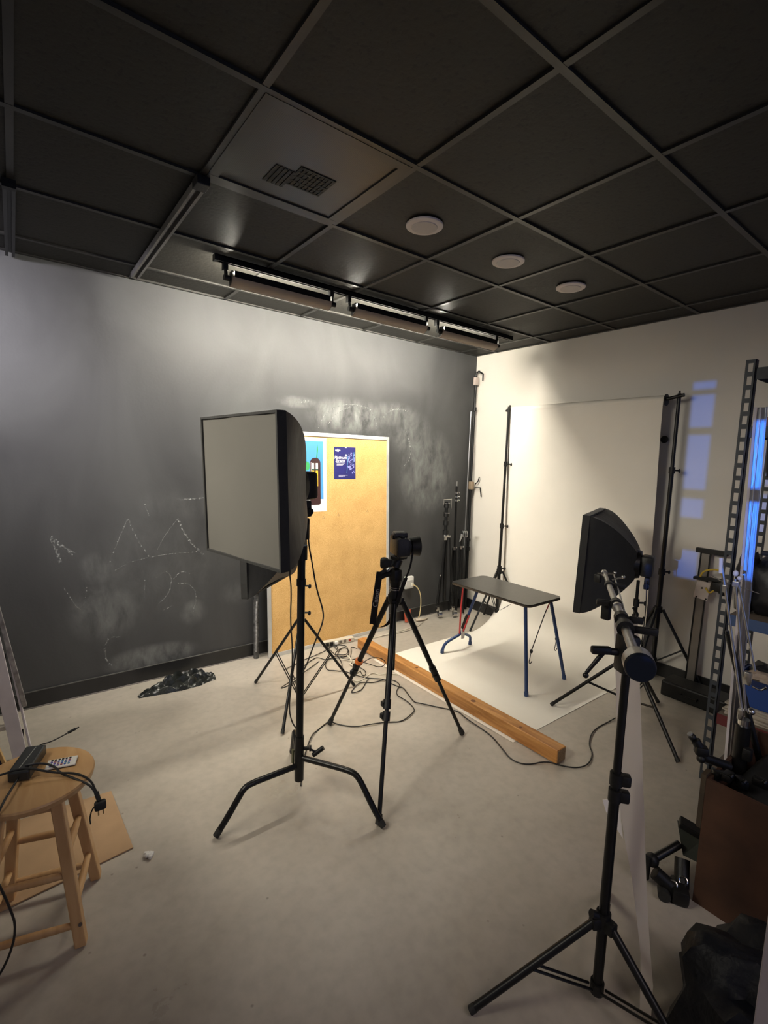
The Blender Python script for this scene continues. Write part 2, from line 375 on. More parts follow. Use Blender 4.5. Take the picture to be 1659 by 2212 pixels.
def frame_mat(c, x, z):
    # matrix with local X = x, local Z = z (normal), located at c
    x = Vector(x).normalized(); z = Vector(z).normalized(); y = z.cross(x).normalized(); x = y.cross(z)
    M = Matrix((x, y, z)).transposed().to_4x4(); M.translation = Vector(c); return M

# ------------------------------------------------------------------ the room
struct(MB().bb(XL-0.2, 0.2, YF-0.2, 0.2, -0.1, 0.0), 'floor', M_floor)
wall_back = struct(MB().bb(XL-0.2, 0.0, 0.0, 0.12, 0, H+0.15), 'wall_back', M_black)
struct(MB().bb(0.0, 0.12, YF-0.2, 0.12, 0, H+0.15), 'wall_right', M_white)
# left wall, with unseen slits cut to shape the blue light patches
# openings listed as (y0, y1, [(z0, z1)...])
def pierced_wall_x(x0, x1, ya, yb, slits):
    mb = MB(); ys = ya
    for (y0, y1, zs) in sorted(slits):
        mb.bb(x0, x1, ys, y0, 0, H+0.15)
        z = 0
        for z0, z1 in zs: mb.bb(x0, x1, y0, y1, z, z0); z = z1
        mb.bb(x0, x1, y0, y1, z, H+0.15); ys = y1
    mb.bb(x0, x1, ys, yb, 0, H+0.15); return mb
dz = 0.104
slit1 = (-3.30, -3.152, [(0.81+dz, 1.02+dz), (1.265+dz, 1.405+dz), (1.475+dz, 1.87+dz), (1.925+dz, 2.155+dz), (2.195+dz, 2.25+dz)])
slit2 = (-3.78, -3.61, [(1.15+dz, 1.47+dz), (1.53+dz, 1.80+dz)])
struct(pierced_wall_x(XL-0.02, XL, YF, 0.0, [slit2, slit1]), 'wall_left', M_white)
win = tag(MB().bb(XL-0.06, XL-0.021, -3.83, -3.12, 2.42, 2.46).bb(XL-0.06, XL-0.021, -3.83, -3.12, 0.80, 0.84).build('slit_frame', white_paint), kind='structure')  # unseen frame bars added around the light slits
# front wall (behind the camera) with a wide shop window
fwb = MB().bb(XL, -4.0, YF-0.12, YF, 0, H+0.15).bb(-1.2, 0, YF-0.12, YF, 0, H+0.15).bb(-4.0, -1.2, YF-0.12, YF, 0, 0.45).bb(-4.0, -1.2, YF-0.12, YF, 2.45, H+0.15)
struct(fwb, 'wall_front', M_white)
wf = MB()
for x in (-3.97, -3.05, -2.15, -1.23): wf.bb(x-0.03, x+0.03, YF-0.08, YF-0.02, 0.45, 2.45)
tag(wf.build('window_2', black_metal), kind='structure')

# baseboards
bb = MB().bb(XL, -0.012, -0.012, 0.0, 0, 0.105)
struct(bb, 'baseboard_back', M_base)
struct(MB().bb(XL, -0.012, -0.0155, -0.012, 0.0, 0.008), 'trim_1', mat('pale_caulk', (0.22, 0.2, 0.19, 1), 0.6, 0, 0.3, 9))
struct(MB().bb(XL, -0.012, -0.0135, -0.0, 0.105, 0.109), 'trim_2', mat('baseboard_cap', (0.075, 0.073, 0.068, 1), 0.4, 0, 0.5, 9))
struct(MB().bb(-0.012, 0.0, YF, -0.0, 0, 0.105), 'baseboard_right', M_base)

# ceiling: T-bar grid, each tile an object
A_, OX, OY = 0.6096, -3.3115, -2.7139
xs = [OX + i*A_ for i in range(-3, 6)]; xs = [x for x in xs if x > XL] ; ys = [OY + j*A_ for j in range(-5, 5)]
ce = MB().bb(XL, 0, YF, 0, H+0.09, H+0.15)
for x in xs: ce.bb(x-0.012, x+0.012, YF, 0, H-0.002, H+0.03)
for y in ys:
    if y > YF: ce.bb(XL, 0, y-0.012, y+0.012, H-0.003, H+0.029)
ce.bb(XL, 0, -0.022, 0, H-0.002, H+0.02).bb(-0.022, 0, YF, 0, H-0.0025, H+0.02)
ceiling = struct(ce, 'ceiling', M_grid)
gx = [XL] + xs + [0.0]; gy = [YF] + [y for y in ys if y > YF] + [0.0]
tile_mesh = {}
VENT = (OX, OY+A_)
for i in range(len(gx)-1):
    for j in range(len(gy)-1):
        x0, x1, y0, y1 = gx[i], gx[i+1], gy[j], gy[j+1]
        if x1-x0 < 0.04 or y1-y0 < 0.04: continue
        if abs(x0-VENT[0]) < 0.01 and abs(y0-VENT[1]) < 0.01: continue
        dx, dy = round(x1-x0-0.016, 3), round(y1-y0-0.016, 3)
        if (dx, dy) not in tile_mesh:
            mb = MB().bb(-dx/2, dx/2, -dy/2, dy/2, 0.0, 0.016, 0.002)
            o = mb.build('ceiling_tile', M_ceil, ceiling); tile_mesh[(dx, dy)] = o.data
        else:
            o = bpy.data.objects.new('ceiling_tile', tile_mesh[(dx, dy)]); COL.objects.link(o); o.parent = ceiling
        zz = H + 0.007 + random.uniform(-0.002, 0.002)
        o.location = ((x0+x1)/2, (y0+y1)/2, zz)
        o.rotation_euler = (random.uniform(-1, 1)*0.003, random.uniform(-1, 1)*0.003, 0)

# air vent panel in the ceiling grid
vc = (OX+A_/2, OY+1.5*A_, H)
vt = thing('air_vent', 'square black perforated air vent panel set in the ceiling grid', 'vent', (vc[0], vc[1], H-0.004))
M_vent = bpy.data.materials.new('perforated_panel'); M_vent.use_nodes = True
_n = M_vent.node_tree.nodes; _l = M_vent.node_tree.links; _b = _n['Principled BSDF']
_tc = _n.new('ShaderNodeTexCoord'); _v = _n.new('ShaderNodeTexVoronoi'); _v.inputs['Scale'].default_value = 160; _v.inputs['Randomness'].default_value = 0.0; _l.new(_tc.outputs['Object'], _v.inputs['Vector'])
_r = _n.new('ShaderNodeValToRGB'); _r.color_ramp.elements[0].position = 0.28; _r.color_ramp.elements[1].position = 0.36
_r.color_ramp.elements[0].color = (0.003, 0.003, 0.003, 1); _r.color_ramp.elements[1].color = (0.026, 0.024, 0.018, 1)
_l.new(_v.outputs['Distance'], _r.inputs[0]); _l.new(_r.outputs[0], _b.inputs['Base Color']); _b.inputs['Roughness'].default_value = 0.4
hv = A_/2-0.010
fr = MB()
for s in (-1, 1):
    fr.bb(vc[0]+s*(hv-0.04)-0.0, vc[0]+s*hv, vc[1]-hv, vc[1]+hv, H-0.004, H+0.012)
    fr.bb(vc[0]-hv, vc[0]+hv, vc[1]+s*(hv-0.04), vc[1]+s*hv, H-0.0045, H+0.0115)
fr.build('frame', M_grid, vt)
MB().bb(vc[0]-hv+0.04, vc[0]+hv-0.04, vc[1]-hv+0.04, vc[1]+hv-0.04, H+0.002, H+0.008).build('perforated_panel', M_vent, vt)
lv = MB()
for k in range(9): lv.bb(vc[0]-0.03+k*0.018, vc[0]-0.018+k*0.018, vc[1]-0.02, vc[1]+0.12, H-0.001, H+0.002)
for k in range(5): lv.bb(vc[0]-0.03, vc[0]+0.125, vc[1]-0.02+k*0.034, vc[1]-0.012+k*0.034, H-0.0015, H+0.002)
for k in range(5): lv.bb(vc[0]-0.11+k*0.018, vc[0]-0.098+k*0.018, vc[1]+0.03, vc[1]+0.16, H-0.0012, H+0.002)
lv.build('louvre', M_ceil, vt)

# recessed round downlights (switched off)
lens = mat('frosted_lens', (0.50, 0.46, 0.44, 1), 0.5, 0, 0.02, 5)
rim = mat('lamp_trim', (0.66, 0.60, 0.57, 1), 0.45, 0, 0.02, 5)
dl0 = None
for k, (x, y, lb) in enumerate([(-2.370, -1.783, 'round white recessed ceiling light nearest the air vent, switched off'),
                               (-1.750, -1.783, 'middle one of three round white recessed ceiling lights'),
                               (-1.145, -1.790, 'round white recessed ceiling light nearest the white wall')]):
    if dl0 is None:
        dl0 = t = thing('recessed_light', lb, 'ceiling light', (x, y, H), 'round downlights in the ceiling')
        MB().lathe((x, y, H-0.010), (x, y, H+0.02), [(0, 0.058), (0.001, 0.083), (0.004, 0.0875), (0.010, 0.0885), (0.012, 0.085)], 40).build('trim_ring', rim, t, True)
        MB().cyl((x, y, H-0.013), (x, y, H-0.0095), 0.060, 0.062, 36).build('lens', lens, t, True)
    else:
        t = copy_tree(dl0, (x, y, H)); t['label'] = lb

# ------------------------------------------------------------------ track and wall washers
TY = -0.775
tr = thing('light_track', 'long black ceiling track carrying the three lit wall washers', 'light track', (-1.73, TY, H))
MB().bb(-3.01, -0.445, TY-0.018, TY-0.008, H-0.035, H-0.003).bb(-3.01, -0.445, TY+0.008, TY+0.018, H-0.035, H-0.003).bb(-3.01, -0.445, TY-0.018, TY+0.018, H-0.010, H-0.003).build('rail', black_metal, tr)
MB().bb(-3.03, -3.01, TY-0.02, TY+0.02, H-0.037, H-0.003).build('end_cap', black_plastic, tr)
MB().bb(-0.445, -0.425, TY-0.02, TY+0.02, H-0.037, H-0.003).build('end_cap', black_plastic, tr)
tube_mat = mat('lit_tube', (0.9, 0.9, 0.85, 1), 0.5, emit=((1.0, 0.94, 0.80, 1), TUBE))
tan_house = mat('washer_reflector_back', (0.34, 0.27, 0.21, 1), 0.45, 0, 0.06, 8)
wash0 = None
for x0, lb in [(-2.975, 'lit linear wall washer on the black track, farthest from the room corner'), (-2.145, 'middle lit linear wall washer on the black track'), (-1.335, 'lit linear wall washer on the black track nearest the room corner')]:
    if wash0 is None:
        L_ = 0.71; x1 = x0+L_; y = TY
        wash0 = t = thing('wall_washer_light', lb, 'ceiling light', (x0, y, H-0.035), 'wall washers on the ceiling track')
        # upper dark back plate, plus a hidden top flange added to block ceiling spill
        MB().bb(x0+0.045, x1-0.045, y-0.055, y-0.052, 2.616, 2.650).bb(x0+0.045, x1-0.045, y-0.055, y+0.004, 2.648, 2.651).build('back_plate', black_metal, t)
        # curved reflector, its pale back towards the room
        prof = []
        for k in range(9):
            a = math.radians(180 + 90*k/8*1.0); prof.append((y-0.005 + 0.050*math.cos(a), 2.618 + 0.046*math.sin(a)))
        outer = [(x0+0.03, yy, zz) for yy, zz in prof]; inner = [(x0+0.03, yy+0.003, zz+0.004) for yy, zz in reversed(prof)]
        MB().prism(outer+inner, (L_-0.06, 0, 0)).build('reflector', tan_house, t, True)
        for xx in (x0+0.030, x1-0.033):
            MB().prism([(xx, yy, zz) for yy, zz in [(y-0.054, 2.650)]+prof+[(y-0.004, 2.60), (y-0.010, 2.650)]], (0.003, 0, 0)).build('end_plate', black_metal, t)
        for xx in (x0+0.008, x1-0.008):
            MB().bb(xx-0.014, xx+0.014, y-0.016, y+0.016, 2.655, H-0.033, 0.003).cyl((xx, y-0.010, 2.66), (xx, y-0.018, 2.615), 0.010, n=12).cyl((xx-0.014, y-0.022, 2.612), (xx+0.018, y-0.022, 2.612), 0.016, n=16).build('bracket', black_plastic, t, True)
        MB().cyl((x0+0.06, y+0.010, 2.612), (x1-0.06, y+0.010, 2.612), 0.013, n=12).build('lamp_tube', tube_mat, t, True)
    else:
        t = copy_tree(wash0, (x0, TY, H-0.035)); t['label'] = lb

# empty pale track and black track further left on the ceiling
tx = -3.311
t = thing('light_track', 'short empty grey ceiling track running out from the black wall', 'light track', (tx, -0.8, H))
MB().bb(tx-0.022, tx-0.010, -1.45, -0.13, H-0.035, H-0.003).bb(tx+0.010, tx+0.022, -1.45, -0.13, H-0.035, H-0.003).bb(tx-0.022, tx+0.022, -1.45, -0.13, H-0.012, H-0.003).build('rail', mat('grey_track', (0.16, 0.155, 0.15, 1), 0.35, 0.3, 0.3, 8), t)
MB().bb(tx-0.026, tx+0.026, -1.52, -1.452, H-0.038, H-0.003, 0.003).build('end_box', black_plastic, t)
tx = -3.926
t = thing('light_track', 'black ceiling track at the left edge of the picture', 'light track', (tx, -0.5, H))
MB().bb(tx-0.022, tx-0.008, -0.93, -0.03, H-0.035, H-0.003).bb(tx+0.008, tx+0.022, -0.93, -0.03, H-0.035, H-0.003).bb(tx-0.022, tx+0.022, -0.93, -0.03, H-0.012, H-0.003).build('rail', black_metal, t)
MB().bb(tx-0.024, tx+0.024, -0.96, -0.93, H-0.037, H-0.003).build('end_cap', black_plastic, t)

# ------------------------------------------------------------------ chalk strokes on the black wall
strokes = [([(-3.801, 1.083), (-3.752, 1.021), (-3.679, 0.956)], .022), ([(-3.801, 1.078), (-3.773, 0.999), (-3.757, 0.91)], .018),
 ([(-3.366, 1.173), (-3.414, 1.069), (-3.452, 0.969), (-3.486, 0.88)], .008), ([(-3.366, 1.173), (-3.323, 1.041), (-3.241, 0.896)], .010),
 ([(-3.475, 0.817), (-3.355, 0.876), (-3.232, 0.895), (-3.082, 0.907), (-2.903, 0.901)], .006), ([(-3.047, 1.156), (-3.14, 1.038), (-3.192, 0.934)], .006),
 ([(-3.047, 1.156), (-2.988, 1.004), (-2.871, 0.875)], .014), ([(-3.274, 0.739), (-3.277, 0.604)], .007),
 ([(-3.201, 0.74), (-3.135, 0.792), (-3.091, 0.726), (-3.118, 0.607), (-3.19, 0.552)], .007), ([(-3.086, 0.714), (-3.033, 0.774), (-2.96, 0.737)], .007),
 ([(-3.055, 0.682), (-2.971, 0.67), (-2.918, 0.577), (-2.953, 0.444)], .007), ([(-3.434, 0.358), (-3.506, 0.373), (-3.534, 0.305), (-3.528, 0.208), (-3.485, 0.16)], .012),
 ([(-3.181, 0.49), (-3.1, 0.52)], .006), ([(-3.62, 0.735), (-3.627, 0.665), (-3.655, 0.558), (-3.747, 0.753)], .006), ([(-3.261, 1.267), (-3.235, 1.182)], .008),
 ([(-3.055, 1.292), (-2.866, 1.298)], .012), ([(-1.919, 1.864), (-1.857, 1.98), (-1.726, 2.068), (-1.553, 2.098), (-1.369, 2.062)], .014),
 ([(-1.822, 1.898), (-1.741, 2.003), (-1.588, 2.073)], .012), ([(-2.124, 2.06), (-1.986, 2.079)], .02), ([(-1.252, 1.981), (-1.119, 2.099), (-0.933, 2.083)], .012),
 ([(-0.992, 1.537), (-0.89, 1.619), (-0.874, 1.734), (-0.968, 1.922)], .012), ([(-1.407, 2.074), (-1.31, 1.992), (-1.306, 1.871)], .012)]
for pts, wd in strokes:
    P = [Vector((x, z)) for x, z in pts]
    for _ in range(2):
        q = [P[0]]
        for i in range(len(P)-1): q += [P[i]*.75+P[i+1]*.25, P[i]*.25+P[i+1]*.75]
        q.append(P[-1]); P = q
    rows = []
    for i, p in enumerate(P):
        d = (P[min(i+1, len(P)-1)]-P[max(i-1, 0)]).normalized(); nrm = Vector((-d.y, d.x))
        a, b_ = p+nrm*wd/2, p-nrm*wd/2
        rows.append([(a.x, -0.0012, a.y), (b_.x, -0.0012, b_.y)])
    MB().grid(rows).build('chalk_stroke', M_chalk, wall_back)

# ------------------------------------------------------------------ cork board leaning on the wall
bx0, bx1 = -2.402, -1.180
cb = thing('cork_board', 'tall cork notice board in an aluminium frame leaning on the black wall', 'notice board', ((bx0+bx1)/2, -0.10, 0))
base = Vector(((bx0+bx1)/2, -0.112, 0.0)); upv = Vector((0, 0.086, 1.822)).normalized(); xv = Vector((1, 0, 0)); nv = xv.cross(upv)  # nv points to the room (-y)
BM = Matrix((xv, upv, nv)).transposed().to_4x4(); BM.translation = base
Wb, Hb = bx1-bx0, 1.826
mb = MB(); mb.M = BM; mb.bb(-Wb/2+0.01, Wb/2-0.01, 0.01, Hb-0.01, -0.004, 0.006).build('cork_panel', M_cork, cb)
afr = mat('board_frame_aluminium', (0.62, 0.62, 0.60, 1), 0.4, 0.5, 0.1, 10)
for a in ((-Wb/2, -Wb/2+0.028, 0, Hb), (Wb/2-0.028, Wb/2, 0, Hb), (-Wb/2+0.028, Wb/2-0.028, Hb-0.032, Hb), (-Wb/2+0.028, Wb/2-0.028, 0, 0.030)):
    mb = MB(); mb.M = BM; mb.bb(a[0], a[1], a[2], a[3], -0.008, 0.012, 0.002).build('frame_rail', afr, cb)
mkm = mat('pencil_mark', (0.16, 0.10, 0.05, 1), 0.8)
for px_, pz_ in ((-1.885, 1.11), (-1.735, 1.125), (-1.425, 1.145)):
    mb = MB(); mb.M = BM; x = px_-base.x
    for a in range(3):
        t0, t1 = math.radians(90+120*a), math.radians(210+120*a)
        mb.prism([(x+0.014*math.cos(t0), pz_+0.014*math.sin(t0), 0.0062), (x+0.014*math.cos(t1), pz_+0.014*math.sin(t1), 0.0062), (x+0.011*math.cos(t1), pz_+0.011*math.sin(t1), 0.0062), (x+0.011*math.cos(t0), pz_+0.011*math.sin(t0), 0.0062)], (0, 0, 0.0003))
    mb.build('pencil_mark', mkm, cb)

def on_board(x, z, lift=0.0): return BM @ Vector((x-base.x, z/0.9989, 0.0065+lift))
def board_part(name, m_, parent, rects=None, poly=None, lift=0.0, th=0.0004):
    mb = MB(); mb.M = BM
    for r in rects or []: mb.bb(r[0]-base.x, r[1]-base.x, r[2], r[3], 0.0065+lift, 0.0065+lift+th)
    for pl in poly or []: mb.prism([(x-base.x, z, 0.0065+lift) for x, z in pl], (0, 0, th))
    return mb.build(name, m_, parent)
# poster 1: blue drink-can-like picture with white margin
P1 = thing('poster', 'white bordered poster with blue field and dark rounded device, pinned to cork board', 'poster', on_board(-2.08, 1.47))
pw = mat('poster_paper', (0.74, 0.74, 0.74, 1), 0.5, 0, 0.02, 3)
board_part('sheet', pw, P1, [(-2.30, -1.853, 1.165, 1.785)])
board_part('blue_field', mat('poster_blue', (0.075, 0.30, 0.72, 1), 0.5, 0, 0.06, 2), P1, [(-2.26, -1.885, 1.27, 1.755)], lift=0.0005)
def rounded(x0, x1, z0, z1, rt_, rb):
    out = []
    for cx_, cz_, a0, r in ((x1-rb, z0+rb, -90, rb), (x1-rt_, z1-rt_, 0, rt_), (x0+rt_, z1-rt_, 90, rt_), (x0+rb, z0+rb, 180, rb)):
        for k in range(7): a = math.radians(a0+15*k); out.append((cx_+r*math.cos(a), cz_+r*math.sin(a)))
    return out
board_part('device', mat('poster_brown', (0.050, 0.022, 0.022, 1), 0.4), P1, poly=[rounded(-2.012, -1.912, 1.222, 1.618, 0.046, 0.02)], lift=0.001)
board_part('leaf', mat('poster_green', (0.05, 0.33, 0.10, 1), 0.5), P1, poly=[[(-1.953, 1.615), (-1.943, 1.615), (-1.934, 1.68), (-1.937, 1.735), (-1.945, 1.70)]], lift=0.001)
board_part('round_fruit', mat('poster_green', None), P1, poly=[rounded(-2.075, -2.015, 1.51, 1.585, 0.028, 0.028)], lift=0.001)
for xa in (-1.996, -1.958):
    board_part('yellow_stripe', mat('poster_yellow', (0.80, 0.42, 0.03, 1), 0.5), P1, [(xa, xa+0.022, 1.38, 1.51)], lift=0.0015)
    board_part('white_stripe', pw, P1, [(xa, xa+0.022, 1.525, 1.572)], lift=0.0015)
    board_part('green_stripe', mat('poster_darkgreen', (0.01, 0.08, 0.05, 1), 0.5), P1, [(xa, xa+0.022, 1.51, 1.525)], lift=0.0015)
board_part('highlight', pw, P1, [(-2.004, -2.001, 1.40, 1.58)], lift=0.0015)
# poster 2: small dark blue leaflet with white lettering
P2 = thing('poster', 'small dark blue leaflet with white lettering pinned to the cork board', 'poster', on_board(-1.665, 1.575))
board_part('sheet', mat('leaflet_blue', (0.020, 0.020, 0.135, 1), 0.45, 0, 0.15, 5), P2, [(-1.778, -1.556, 1.437, 1.717)])
wt = mat('print_white', (0.75, 0.75, 0.8, 1), 0.6)
TM = lambda x, z: frame_mat(on_board(x, z, 0.0008), (1, 0, 0), nv)
text_mesh('lettering', 'Platinum', 0.036, TM(-1.712, 1.622), wt, P2, bold=0.0006, shear=0.15)
text_mesh('lettering', 'Strains', 0.036, TM(-1.715, 1.596), wt, P2, bold=0.0006, shear=0.15)
text_mesh('lettering', 'Platinum Strains', 0.013, TM(-1.712, 1.577), wt, P2)
for r_ in ((-1.752, -1.680, 1.564, 1.567), (-1.752, -1.690, 1.557, 1.560), (-1.732, -1.640, 1.470, 1.473), (-1.732, -1.665, 1.463, 1.466), (-1.732, -1.69, 1.456, 1.459)): board_part('small_print', wt, P2, [r_], lift=0.0006)
star = [(-1.740+(0.017 if k % 2 == 0 else 0.008)*math.sin(PI*k/5), 1.686+(0.017 if k % 2 == 0 else 0.008)*math.cos(PI*k/5)) for k in range(10)]
board_part('emblem', wt, P2, [(-1.766, -1.714, 1.680, 1.691)], poly=[star], lift=0.0006)
fl_ = [(-1.655+(0.013 if k % 2 == 0 else 0.008)*math.sin(PI*k/8), 1.644+(0.013 if k % 2 == 0 else 0.008)*math.cos(PI*k/8)) for k in range(16)]
board_part('flower', wt, P2, poly=[fl_], lift=0.0006)
board_part('pin_label', wt, P2, [(-1.667, -1.650, 1.7095, 1.7155)], lift=0.0006)
rnd = random.Random(3); cry = []
for k in range(46):
    t = rnd.random(); x = -1.635+0.075*rnd.random()+0.0; z = 1.49+0.185*t; r = 0.003+0.007*rnd.random(); a0 = rnd.random()*6
    x = min(x, -1.562-r)
    cry.append([(x+r*math.cos(a0+q*2.1), z+r*1.4*math.sin(a0+q*2.1)) for q in range(3)])
board_part('crystal', mat('print_lilac', (0.30, 0.30, 0.62, 1), 0.6), P2, poly=cry, lift=0.0006)
board_part('beam', mat('print_cyan', (0.10, 0.35, 0.62, 1), 0.6), P2, poly=[[(-1.650, 1.49), (-1.647, 1.49), (-1.632, 1.635), (-1.637, 1.635)], [(-1.588, 1.56), (-1.584, 1.56), (-1.570, 1.675), (-1.574, 1.675)]], lift=0.0007)

# ------------------------------------------------------------------ wrapped tube standing beside the board
t = thing('wrapped_tube', 'slim dark tube wrapped in shiny plastic standing left of cork board', 'tube', (-2.472, -0.045, 0))
MB().tube([(-2.482, -0.058, 0.0), (-2.478, -0.045, 0.5), (-2.475, -0.034, 0.95)], 0.022, 10).build('tube', mat('plastic_wrap', (0.06, 0.06, 0.06, 1), 0.18, 0, 0.6, 25, 0.8, 30), t, True)
MB().tube([(-2.490, -0.075, 0.06), (-2.484, -0.068, 0.2), (-2.488, -0.069, 0.35), (-2.480, -0.062, 0.47)], 0.008, 7, 1).build('wrap_fold', mat('wrap_shine', (0.30, 0.30, 0.30, 1), 0.15, 0.3, 0.4, 40, 0.8, 60), t, True)

# ------------------------------------------------------------------ softboxes
def softbox(name, label, center, yaw, tilt, roll, W_, Hh, depth, shell_mat, head_mb, with_print=False):
    n = V(math.cos(yaw)*math.cos(tilt), math.sin(yaw)*math.cos(tilt), math.sin(tilt))
    s = V(-math.sin(yaw), math.cos(yaw), 0); u = n.cross(s)
    s2 = math.cos(roll)*s + math.sin(roll)*u; u2 = -math.sin(roll)*s + math.cos(roll)*u
    M = Matrix((s2, u2, n)).transposed().to_4x4(); M.translation = Vector(center)   # local: x across, y up, z forward
    t = thing(name, label, 'softbox', M @ Vector((0, -0.02, -depth)))
    # square cross-section lofted from the front frame to the speed ring
    def ring(z, hx, hy, bul=0.0, m=9):
        pts = []
        for (ax, ay, bx_, by_) in ((-1, -1, 1, -1), (1, -1, 1, 1), (1, 1, -1, 1), (-1, 1, -1, -1)):
            for k in range(m-1):
                f = k/(m-1); x = ax+(bx_-ax)*f; y = ay+(by_-ay)*f
                q = 1 - bul*4*f*(1-f)
                if ax == bx_: x *= q
                else: y *= q
                pts.append(V(x*hx, y*hy, z))
        return pts
    rows = []
    K = 12
    rg = random.Random(hash(name) % 7 + 2)
    for i in range(K+1):
        f = i/K
        hx = 0.085 + (W_/2-0.085)*(1-f**1.55)**0.9; hy = 0.085 + (Hh/2-0.085)*(1-f**1.55)**0.9
        r = ring(-0.03-(depth-0.05)*f, hx, hy, 0.05+0.06*math.sin(PI*f))
        r = [p*(1+0.012*math.sin(7*j*0.37+f*5)*math.sin(PI*f)) if False else p + V(p.x, p.y, 0)*0.018*math.sin(j*1.9+f*4)*math.sin(PI*f) for j, p in enumerate(r)]
        rows.append(r+[r[0]])
    mb = MB(); mb.M = M; mb.grid(rows).build('shell', shell_mat, t, True)
    # front lip (a narrow folded band around the opening)
    lip = MB(); lip.M = M; d0, d1 = 0.006, -0.035
    for a in (-1, 1):
        lip.bb(a*(W_/2-0.008), a*(W_/2+0.002), -Hh/2, Hh/2, d1, d0)
        lip.bb(-W_/2, W_/2, a*(Hh/2-0.008), a*(Hh/2+0.002), d1, d0-0.0005)
    lip.build('front_band', fabric_black, t)
    mb = MB(); mb.M = M; g = []
    for j in range(13):
        v = -1+2*j/12; row = []
        for i in range(13):
            uu = -1+2*i/12
            row.append(V(uu*(W_/2-0.008), v*(Hh/2-0.008), -0.002-0.012*(1-uu*uu)*(1-v*v) + 0.004*math.sin(uu*4+1)*(1-uu*uu)))
        g.append(row)
    mb.grid(g).build('diffuser', diffuser_mat, t, True)
    head_mb(M, t, depth)
    return t, M
def head_box(M, t, depth):
    mb = MB(); mb.M = M
    mb.cyl((0, 0, -depth+0.03), (0, 0, -depth+0.0), 0.095, 0.085, 24).build('speed_ring', black_metal, t, True)
    mb = MB(); mb.M = M
    mb.box((0, -0.003, -depth-0.035), (0.12, 0.128, 0.075), None, 0.018).build('lamp_head', black_plastic, t, True)
    mb = MB(); mb.M = M
    mb.bb(-0.018, 0.018, -0.15, -0.075, -depth-0.06, -depth-0.03, 0.004).cyl((-0.03, -0.125, -depth-0.045), (0.03, -0.125, -depth-0.045), 0.016, n=14).build('tilt_bracket', black_plastic, t, True)

def head_small(M, t, depth):
    mb = MB(); mb.M = M
    mb.cyl((0, 0, -depth+0.03), (0, 0, -depth), 0.07, 0.065, 20).build('speed_ring', black_metal, t, True)
    mb = MB(); mb.M = M
    mb.box((0, -0.005, -depth-0.03), (0.09, 0.12, 0.06), None, 0.012).build('lamp_head', black_plastic, t, True)
    mb = MB(); mb.M = M
    mb.bb(-0.014, 0.014, -0.14, -0.06, -depth-0.045, -depth-0.02, 0.004).build('tilt_bracket', black_plastic, t, True)
# softbox 1 in front (big pale face)
sb1, M1 = softbox('softbox', 'square softbox with pale grey diffuser face on the turtle-base stand', (-3.231, -1.670, 1.492), math.radians(188.6), math.radians(-1.8), math.radians(0.7), 0.60, 0.60, 0.30, fabric_brown, head_box)
# softbox 2 behind it, facing away
th = math.radians(40); s_ = V(math.cos(th), math.sin(th), 0); BL = V(-2.935, -0.914, 0.785)
c2 = BL + 0.3*s_ + V(0, 0, 0.3); yaw2 = math.atan2(s_.x, -s_.y)
sb2, M2 = softbox('softbox', 'dark softbox turned away, hanging low behind the pale-faced softbox', c2, yaw2, math.radians(-2), 0, 0.60, 0.60, 0.22, fabric_black, head_small)
# softbox 3 at the right, seen side-on
sb3, M3 = softbox('softbox', 'black softbox seen side-on in front of the white paper backdrop', (-0.980, -1.954, 1.029), math.radians(109.7), math.radians(1.4), 0, 0.60, 0.60, 0.31, fabric_black, head_box)
# ------------------------------------------------------------------ stands
def tripod_stand(name, label, c, feet, z_hub, z_low, top, pole_r=0.016, leg_r=0.011, base_z=0.05, joints=(), group=None, cat='light stand', lean=None, frac=0.5, mats=black_metal):
    c = Vector((c[0], c[1], 0)); t = thing(name, label, cat, c, group)
    L = lean or (0, 0)
    at = lambda z: V(c.x+L[0]*z, c.y+L[1]*z, z)
    segs = sorted(joints)
    zs = [base_z] + segs + [top]; r = pole_r
    for i in range(len(zs)-1):
        MB().cyl(at(zs[i]), at(zs[i+1]), r, n=16).build('pole', mats, t, True)
        if i < len(zs)-2:
            z = zs[i+1]
            MB().cyl(at(z-0.035), at(z+0.012), r+0.006, n=16).cyl(at(z-0.012), at(z-0.012)+V(0.035, -0.028, 0), 0.006, n=8).ball(at(z-0.012)+V(0.042, -0.034, -0.003), 0.012, (1, 0.6, 1.3), 10).build('clamp', black_plastic, t, True)
        r *= 0.86
    MB().cyl(at(z_hub-0.025), at(z_hub+0.02), pole_r+0.010, n=16).build('collar', black_plastic, t, True)
    MB().cyl(at(z_low-0.018), at(z_low+0.018), pole_r+0.007, n=16).build('collar', black_plastic, t, True)
    for f in feet:
        f = Vector(f); d = (Vector((f.x, f.y, 0))-c); d.z = 0; d.normalize()
        a = at(z_hub)+d*(pole_r+0.014); b = Vector((f.x, f.y, leg_r*0.9))
        lg = MB().tube([a, b], leg_r, 10).build('leg', mats, t, True)
        MB().cyl(b+(a-b)*0.035, b, leg_r*1.18, n=10).build('rubber_foot', black_rubber, lg, True)
        mid = a+(b-a)*frac; lo = at(z_low)+d*(pole_r+0.008)
        side = V(-d.y, d.x, 0)*0.008
        MB().cyl(lo+side, mid+side, leg_r*0.38, n=8).cyl(lo-side, mid-side, leg_r*0.38, n=8).build('brace', mats, t, True)
    return t

